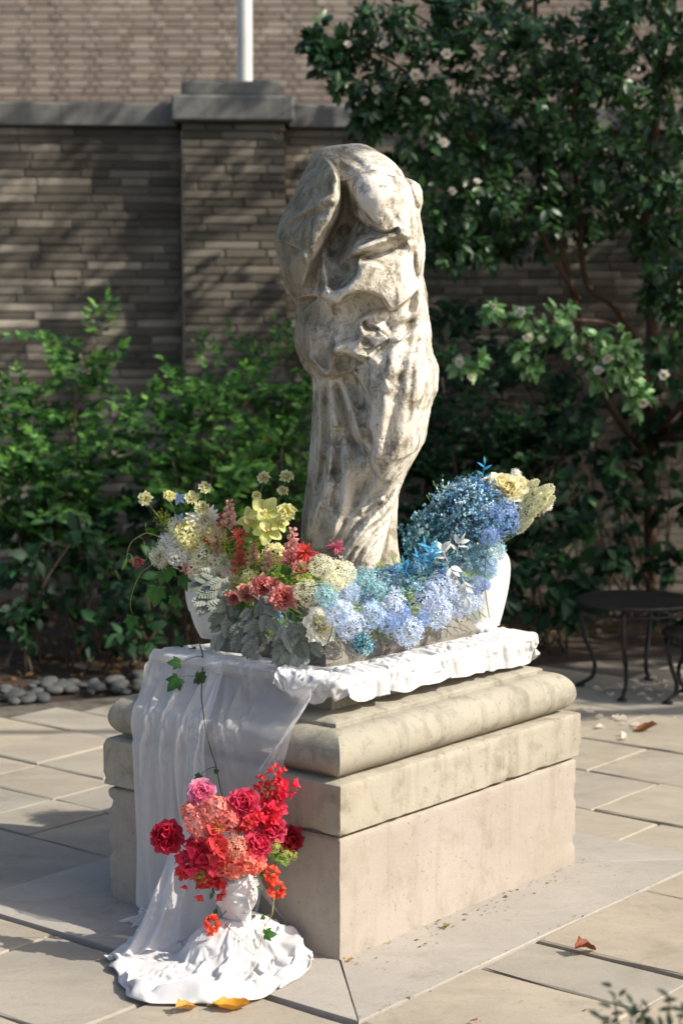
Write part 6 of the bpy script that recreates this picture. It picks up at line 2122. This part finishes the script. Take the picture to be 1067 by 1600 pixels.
# ---- low broad-leaved shrubs in the shade
def broad(label, base_px, tops, y, palette, size, n, nobj=150, mat=None):
    B = at_z(base_px[0], base_px[1], 0.0)
    stems, out, cols = [], [], []
    for (x, yy, dy, r) in tops:
        T = bpt(x, yy, y+dy)
        b0 = np.array([B.x+pnp.normal()*.12, B.y+pnp.normal()*.08, -.02])
        stems.append(([b0, b0*.4+T*.6+np.array([0,0,.04]), T], .006, .003))
        twig_leaves(T, r*y/FPX, n, 5, size, out, cols, palette)
    return plant('broadleaf_shrub', label, 'shrub', B, stems, T_BIG, out, cols, mat or M_soft, M_stem, nobj, 'low broad leaved shrubs')
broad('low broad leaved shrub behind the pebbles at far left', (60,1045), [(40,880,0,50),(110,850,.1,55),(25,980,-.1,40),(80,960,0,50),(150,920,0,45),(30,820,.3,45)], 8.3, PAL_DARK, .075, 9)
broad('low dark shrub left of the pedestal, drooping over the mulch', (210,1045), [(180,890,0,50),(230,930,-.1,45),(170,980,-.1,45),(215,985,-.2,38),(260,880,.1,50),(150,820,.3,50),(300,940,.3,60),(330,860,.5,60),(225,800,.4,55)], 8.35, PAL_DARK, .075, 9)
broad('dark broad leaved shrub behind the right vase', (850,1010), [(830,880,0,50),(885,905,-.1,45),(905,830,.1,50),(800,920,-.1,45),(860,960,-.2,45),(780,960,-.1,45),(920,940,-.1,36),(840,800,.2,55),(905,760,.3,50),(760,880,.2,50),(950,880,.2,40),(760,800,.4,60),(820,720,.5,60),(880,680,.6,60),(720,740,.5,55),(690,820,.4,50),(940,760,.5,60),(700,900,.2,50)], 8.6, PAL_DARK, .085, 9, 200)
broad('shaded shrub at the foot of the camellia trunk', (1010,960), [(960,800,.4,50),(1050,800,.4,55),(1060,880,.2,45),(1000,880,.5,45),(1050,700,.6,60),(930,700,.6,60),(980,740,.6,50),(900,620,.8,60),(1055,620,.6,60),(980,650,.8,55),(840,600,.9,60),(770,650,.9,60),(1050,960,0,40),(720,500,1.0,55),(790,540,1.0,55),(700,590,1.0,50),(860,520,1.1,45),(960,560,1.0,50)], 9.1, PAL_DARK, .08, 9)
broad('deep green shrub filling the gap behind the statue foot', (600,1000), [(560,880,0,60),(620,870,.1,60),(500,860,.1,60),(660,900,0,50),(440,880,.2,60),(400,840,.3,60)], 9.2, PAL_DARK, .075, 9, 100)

# ---- shade tree beyond the right edge of the picture
def shade_tree():
    B = Vector((5.6, 6.6, 0))
    stems = [([B[:], (5.5,6.5,1.6), (5.3,6.4,3.0), (5.0,6.3,4.6), (4.8,6.2,6.0)], .13, .05),
             ([(5.4,6.45,2.4), (4.8,6.0,3.6), (4.5,5.8,4.7)], .06, .02),
             ([(5.4,6.45,2.0), (4.7,7.0,3.0), (4.2,7.4,3.9)], .05, .02), ([(5.3,6.4,3.0), (6.2,6.0,4.2), (6.8,5.6,5.0)], .05, .02)]
    out, cols = [], []
    for k in range(62):
        c = np.array([pnp.uniform(3.7, 6.9), pnp.uniform(5.6, 8.6), pnp.uniform(2.0, 6.0)])
        twig_leaves(c, .48, 10, 7, .12, out, cols, PAL_CAM)
    # a limb that reaches towards the statue; its leaves shade the bowed head and the raised arm
    S = np.array(SUN_DIR[:]); nv_ = np.array([-S[1], S[0], 0]); nv_ /= np.linalg.norm(nv_); bv = np.cross(S, nv_)
    head_pt = np.array([-0.06, 5.18, 1.72]); far = head_pt+S*5.4
    for k in range(15):
        c = far+nv_*pnp.uniform(-.20, .16)+bv*pnp.uniform(.20, .62)
        twig_leaves(c, .17, 13, 7, .075, out, cols, PAL_CAM)
    stems.append(([(5.3,6.4,3.0), (4.9,5.4,4.3), tuple(far+bv*.55+np.array([.5,.8,.1])), tuple(far+bv*.45)], .05, .012))
    return plant('shade_tree', 'broad garden tree standing beyond the right edge, casting dappled shade', 'tree', B, stems, T_BIG, out, cols, M_soft, M_bark, 0, trunkname='trunk', crownname='crown')
shade_tree()

# ---- sprig of a shrub close to the camera, bottom right
def near_shrub():
    B = Vector((0.42, 2.75, 0.0))
    stems, out, cols = [], [], []
    for (x, y, yy) in ((958,1552,2.9),(1000,1570,2.85),(1045,1562,2.9),(1062,1585,2.8),(985,1592,2.85),(950,1590,2.9)):
        T = bpt(x, y, yy)
        stems.append(([B[:], np.array(B[:])*.5+T*.5+np.array([.03,0,.02]), T], .004, .0016))
        for k in range(9):
            p = T+np.array([pnp.normal()*.010, pnp.normal()*.012, -.006*k])
            out.append(leaf_matrix(p, np.array([pnp.normal(), pnp.normal()*.5, pnp.uniform(-.2,1)]), np.array([0,-.5,1.0]), pnp.uniform(.016,.026)))
            cols.append(srgb('#2c3a2e')*pnp.uniform(.8,1.2))
    plant('foreground_shrub', 'blurred dark sprigs of a shrub at the bottom right corner', 'shrub', B, stems, T_NAN, out, cols, M_soft, M_stem, 40)
near_shrub()

# ================================================================== PEBBLES, TABLE, FALLEN LEAVES
M_pebble = flag_mat('river_pebble', (0.05, 0.055, 0.055), (0.11, 0.11, 0.105), [(0, (0.6,0.66,0.7)), (0.5, (1,1,0.97)), (1, (1.25,1.22,1.12))])
def rock_mesh(seed):
    n, m = 8, 12
    r = np.random.default_rng(seed)
    V = []
    for a in range(n+1):
        ph = -math.pi/2+math.pi*a/n
        for b in range(m):
            th = 2*math.pi*b/m; V.append((math.cos(ph)*math.cos(th), math.cos(ph)*math.sin(th), math.sin(ph)))
    V = np.array(V); V = V*(1+.16*VN.fbm(V*1.4+seed*3, 3)[:,None]); V = np.sign(V)*np.abs(V)**.9
    F = [(a*m+b, a*m+(b+1)%m, (a+1)*m+(b+1)%m, (a+1)*m+b) for a in range(n) for b in range(m)]
    me = mesh('river_stone', V, F); me.materials.append(M_pebble); return me
ROCKS = [rock_mesh(k) for k in range(7)]
bed0, bed1 = ped(-1.6, 4.53, 0), ped(3.6, 1.89, 0)
bd = (bed1-bed0).normalized(); bn = Vector((-bd.y, bd.x, 0))
bedm = mesh('pebble_border', [(bed0-bn*.02)[:2]+(-.022,), (bed1-bn*.02)[:2]+(-.022,), (bed1+bn*.5)[:2]+(-.018,), (bed0+bn*.5)[:2]+(-.018,)], [(0,1,2,3)])
bed = obj('pebble_border', bedm, M_soil); tag(bed, kind='structure')
Lb = (bed1-bed0).length
placed = []
rr = random.Random(8)
tries = 0
while len(placed) < 290 and tries < 9000:
    tries += 1
    s = rr.uniform(.1, Lb-.05); w = rr.uniform(.02, .36); a = rr.uniform(.020, .044)
    if any((s-q[0])**2+(w-q[1])**2 < (.78*(a+q[2]))**2 for q in placed): continue
    placed.append((s, w, a))
    o = bpy.data.objects.new('river_stone', ROCKS[rr.randrange(7)]); COL.objects.link(o); o.parent = bed
    p = bed0+bd*s+bn*w
    o.location = (p.x, p.y, a*.22-.005); o.scale = (a*rr.uniform(1.0,1.35), a*rr.uniform(.75,1.0), a*rr.uniform(.42,.6))
    o.rotation_euler = (rr.gauss(0,.12), rr.gauss(0,.12), rr.uniform(0,6.28))

# ---- wrought iron table and stool under the tree
M_iron = new_mat('black_iron')[0]
def _iron():
    nt = M_iron.node_tree; b = nt.nodes['Principled BSDF']; p = pos(nt)
    c = ramp(nt, noise(nt, p, 30, 6, 0.6), [(0.4, (0.012,0.012,0.013)), (0.75, (0.035,0.028,0.024))])
    nt.links.new(c, b.inputs['Base Color']); b.inputs['Roughness'].default_value = 0.5; b.inputs['Metallic'].default_value = 0.3
    bump(nt, b, noise(nt, p, 150, 4, 0.6), 0.3, 0.003)
_iron()
def iron_table(name, label, cat, loc, R, H, rot, nleg=4):
    e = empty(name, loc, (0,0,rot)); tag(e, label, cat)
    V, F = lathe_vf([(0,H-.012),(R*.97,H-.012),(R,H-.008),(R,H+.001),(R*.985,H+.004),(R*.9,H-.001),(0,H-.001)], 64)
    obj('table_top' if cat == 'table' else 'seat', mesh('top', V, F), M_iron, e)
    ring = [(R*.9*math.cos(a), R*.9*math.sin(a), H-.04) for a in np.linspace(0, 2*math.pi, 49)]
    V, F = tube_vf(ring, .007, 6, False); obj('apron_ring', mesh('apron_ring', V, F), M_iron, e)
    for k in range(24):
        a = 2*math.pi*k/24
        c = [(R*.9*math.cos(a), R*.9*math.sin(a), H-.012), (R*.9*math.cos(a+.09), R*.9*math.sin(a+.09), H-.027), (R*.9*math.cos(a), R*.9*math.sin(a), H-.04)]
        V, F = tube_vf(smooth_path(c, 4), .0035, 5, False); obj('scroll', mesh('scroll', V, F), M_iron, e)
    for k in range(nleg):
        a = 2*math.pi*k/nleg
        d = np.array([math.cos(a), math.sin(a), 0])
        prof = [(.86*R,H-.01),(.93*R,H*.82),(.86*R,H*.55),(.70*R,H*.30),(.72*R,H*.13),(.86*R,.02),(.93*R,.010)]
        P = smooth_path([d*r+np.array([0,0,z]) for r, z in prof], 8)
        V, F = tube_vf(P, np.linspace(.011,.008,len(P)), 7); lg = obj('leg', mesh('leg', V, F), M_iron, e)
        V, F = lathe_vf([(0,0),(.02,0),(.022,.006),(.012,.014),(0,.016)], 14)
        V = V+d*.93*R; obj('foot', mesh('foot', V, F), M_iron, lg)
    return e
tp = at_z(993, 1078, 0.0)
iron_table('iron_table', 'low round black iron table with curved legs in the shade', 'table', tp, .255, at_y(993, 937, tp.y).z, math.radians(158))
sp_ = at_z(1095, 1095, 0.0)
iron_table('iron_stool', 'smaller black iron stool cut by the right picture edge', 'stool', sp_, .165, at_y(1095, 988, sp_.y).z, math.radians(200))

# ---- fallen leaves
def curled_leaf(c0, c1, curl=.8, seed=0):
    G = Geo(); r = random.Random(seed)
    V = []; C = []; F = []
    n, m = 12, 8
    for a in range(n+1):
        t = a/n
        w = .30*math.sin(math.pi*min(1, t*.97+.015))**.75*(1+.12*math.sin(t*19+seed))
        for b in range(m+1):
            s = b/m*2-1
            x = s*w
            z = curl*(s*s*w*.9)+.16*math.sin(t*3.2+seed)+.03*math.sin(s*9+t*13)
            V.append((x, t-.5, z)); C.append(c0*(1-t)+c1*t if abs(s) > .12 else c1*.6)
    k = m+1
    F = [(a*k+b, a*k+b+1, (a+1)*k+b+1, (a+1)*k+b) for a in range(n) for b in range(m)]
    G.add(V, F, np.array(C))
    return G
def fallen(name, label, px, py, L, c0, c1, rz, curl, seed, tiltx=0., tilty=0., cat='leaf', z=.012):
    p = at_z(px, py, z)
    e = empty(name, p, (tiltx, tilty, rz)); tag(e, label, cat)
    G = curled_leaf(srgb(c0), srgb(c1), curl, seed)
    me = G.mesh('blade'); 
    o = obj('blade', me, M_leaf, e, scale=(L,)*3)
    V, F = tube_vf([(0,-.5*L,.0),(0,-.62*L,.004),(.02*L,-.72*L,.0)], .0012, 5)
    obj('leaf_stalk', mesh('leaf_stalk', V, F, np.tile(srgb(c1)*.6,(len(V),1))), M_leaf, e)
    o.location.z = -min(v.co.z for v in me.vertices)*L-.008
fallen('fallen_leaf', 'curled brown leaf lying on the flagstones at right', 914, 1484, .062, '#7d3c1e', '#6d4228', math.radians(-62), 1.1, 1, .05, .12)
fallen('fallen_leaf', 'crumpled yellow leaf at the cloth hem, left of the other', 291, 1575, .055, '#c79a48', '#a87830', math.radians(-50), 1.1, 2, .1, .1)
fallen('fallen_leaf', 'ochre yellow leaf lying flat just below the cloth hem', 362, 1571, .085, '#d79a34', '#b98028', math.radians(-84), .7, 3)
fallen('fallen_leaf', 'brown leaf on the shaded paving near the iron table', 1008, 1139, .085, '#8d5a38', '#6d4228', math.radians(-85), .8, 4)
fallen('fallen_leaf', 'tiny tan leaf at the front corner of the pedestal', 546, 1498, .022, '#c99a52', '#a67c3c', math.radians(-80), .5, 5)
fallen('fallen_leaf', 'small twisted olive leaf by the sunny foot of the pedestal', 697, 1446, .025, '#7d7436', '#6a5f2c', math.radians(-30), 1.2, 6)
fallen('fallen_leaf', 'small rusty leaf on the front right flagstone', 738, 1592, .016, '#b5652e', '#9a5428', 1.0, .6, 7)
# pale fallen petals on the shaded paving
me_pet = []
for k in range(4):
    G = Geo(); petal(G, Matrix.Identity(4), 1.0, .9, srgb('#e9dcc8'), srgb('#f1e8d8'), cup=.35, curl=.1, ruf=.08, nu=5, nv=5, blunt=True)
    me = G.mesh('petal'); me.materials.append(M_petal); me_pet.append(me)
PET = [(911,1110),(928,1113),(931,1135),(929,1120),(967,1121),(965,1122),(980,1131),(985,1132),(980,1153),(978,1147),(1009,1086),(1020,1080),(1035,1085),(1050,1078),(1060,1088),(990,1078),(972,1075),(1002,1070),(1030,1069),(1048,1066),(1018,1092),(955,1088),(1045,1096),(1060,1070),(1064,1060),(985,1062),(1012,1060),(940,1080)]
NUMW = ORD
for far in (False, True):
    row = sorted(p for p in PET if (p[1] < 1100) == far)
    for k, (x, y) in enumerate(row):
        where = 'leftmost' if k == 0 else 'rightmost' if k == len(row)-1 else f'{NUMW[k]} from left'
        o = obj('fallen_petal', me_pet[k % 4], None, None, at_z(x, y, .008), (prng.gauss(0,.2), prng.gauss(0,.2), prng.random()*6.28), (.04,)*3 if far else (.034,)*3)
        tag(o, ('pale petal in the litter behind the table legs, ' if far else 'pale petal on the shaded paving right of the pedestal, ')+where, 'petal', 'petals in the litter' if far else 'petals on the shaded paving')
# grit, crumbs of mortar and scraps of leaf blown against the pedestal and into the joints
def grit():
    tv, tf = leaf_tpl([(0,.2),(.5,.35),(1,.12)], .4, .2)
    Ms, cs = [], []
    pal = [srgb(x) for x in ('#5a4a34', '#8a7450', '#3d3224', '#b09a70', '#6f6a3c')]
    for k in range(330):
        q = pnp.random()
        if q < .5: i, j = pnp.uniform(-.02, PA+.05), -abs(pnp.normal())*.055-.004
        elif q < .65: i, j = -abs(pnp.normal())*.04-.004, pnp.uniform(0, PB)
        elif q < .85: i, j = pnp.uniform(-.28, PA+.3), -W+pnp.normal()*.012
        else: i, j = pnp.uniform(-.8, 2.0), pnp.uniform(-1.0, -.28)
        p = ped(i, j, .0065 if j > -W and i > -W else .004)
        Ms.append(leaf_matrix(np.array(p[:]), np.array([pnp.normal(), pnp.normal(), pnp.normal()*.15]), np.array([pnp.normal()*.3, pnp.normal()*.3, 1]), abs(pnp.normal())*.0035+.0018))
        cs.append(pal[pnp.integers(5)]*pnp.uniform(.7,1.2))
    o = obj('paving_grit', scatter_mesh('paving_grit', tv, tf, Ms, np.array(cs)), M_soft)
    tag(o, 'fine brown grit and leaf crumbs at the foot of the pedestal', 'grit', kind='stuff')
grit()
# mulch and leaf litter under the shrubs
def litter():
    tv, tf = leaf_tpl([(0,.05),(.4,.3),(.75,.25),(1,.03)], .3, .4)
    Ms, cs = [], []
    pal = [srgb(x) for x in ('#5a3f28', '#7a5a38', '#3d2c1e', '#94764c', '#a89878', '#c9bda4')]
    for k in range(2600):
        x = pnp.uniform(-3.2, 3.2); y = pnp.uniform(7.6, 10.4)
        P = Vector((x, y, 0)); w = (P-bed0).dot(bn)
        if w < .30: continue
        Ms.append(leaf_matrix(np.array([x, y, -.02+pnp.random()*.02]), np.array([pnp.normal(), pnp.normal(), pnp.normal()*.25]), np.array([pnp.normal()*.3, pnp.normal()*.3, 1]), pnp.uniform(.025,.06)))
        cs.append(pal[pnp.integers(6 if x > 1 else 4)]*pnp.uniform(.7,1.2))
    o = obj('leaf_litter', scatter_mesh('leaf_litter', tv, tf, Ms, np.array(cs)), M_soft)
    tag(o, 'dry brown leaf litter and mulch under the shrubs', 'leaf litter', kind='stuff')
litter()
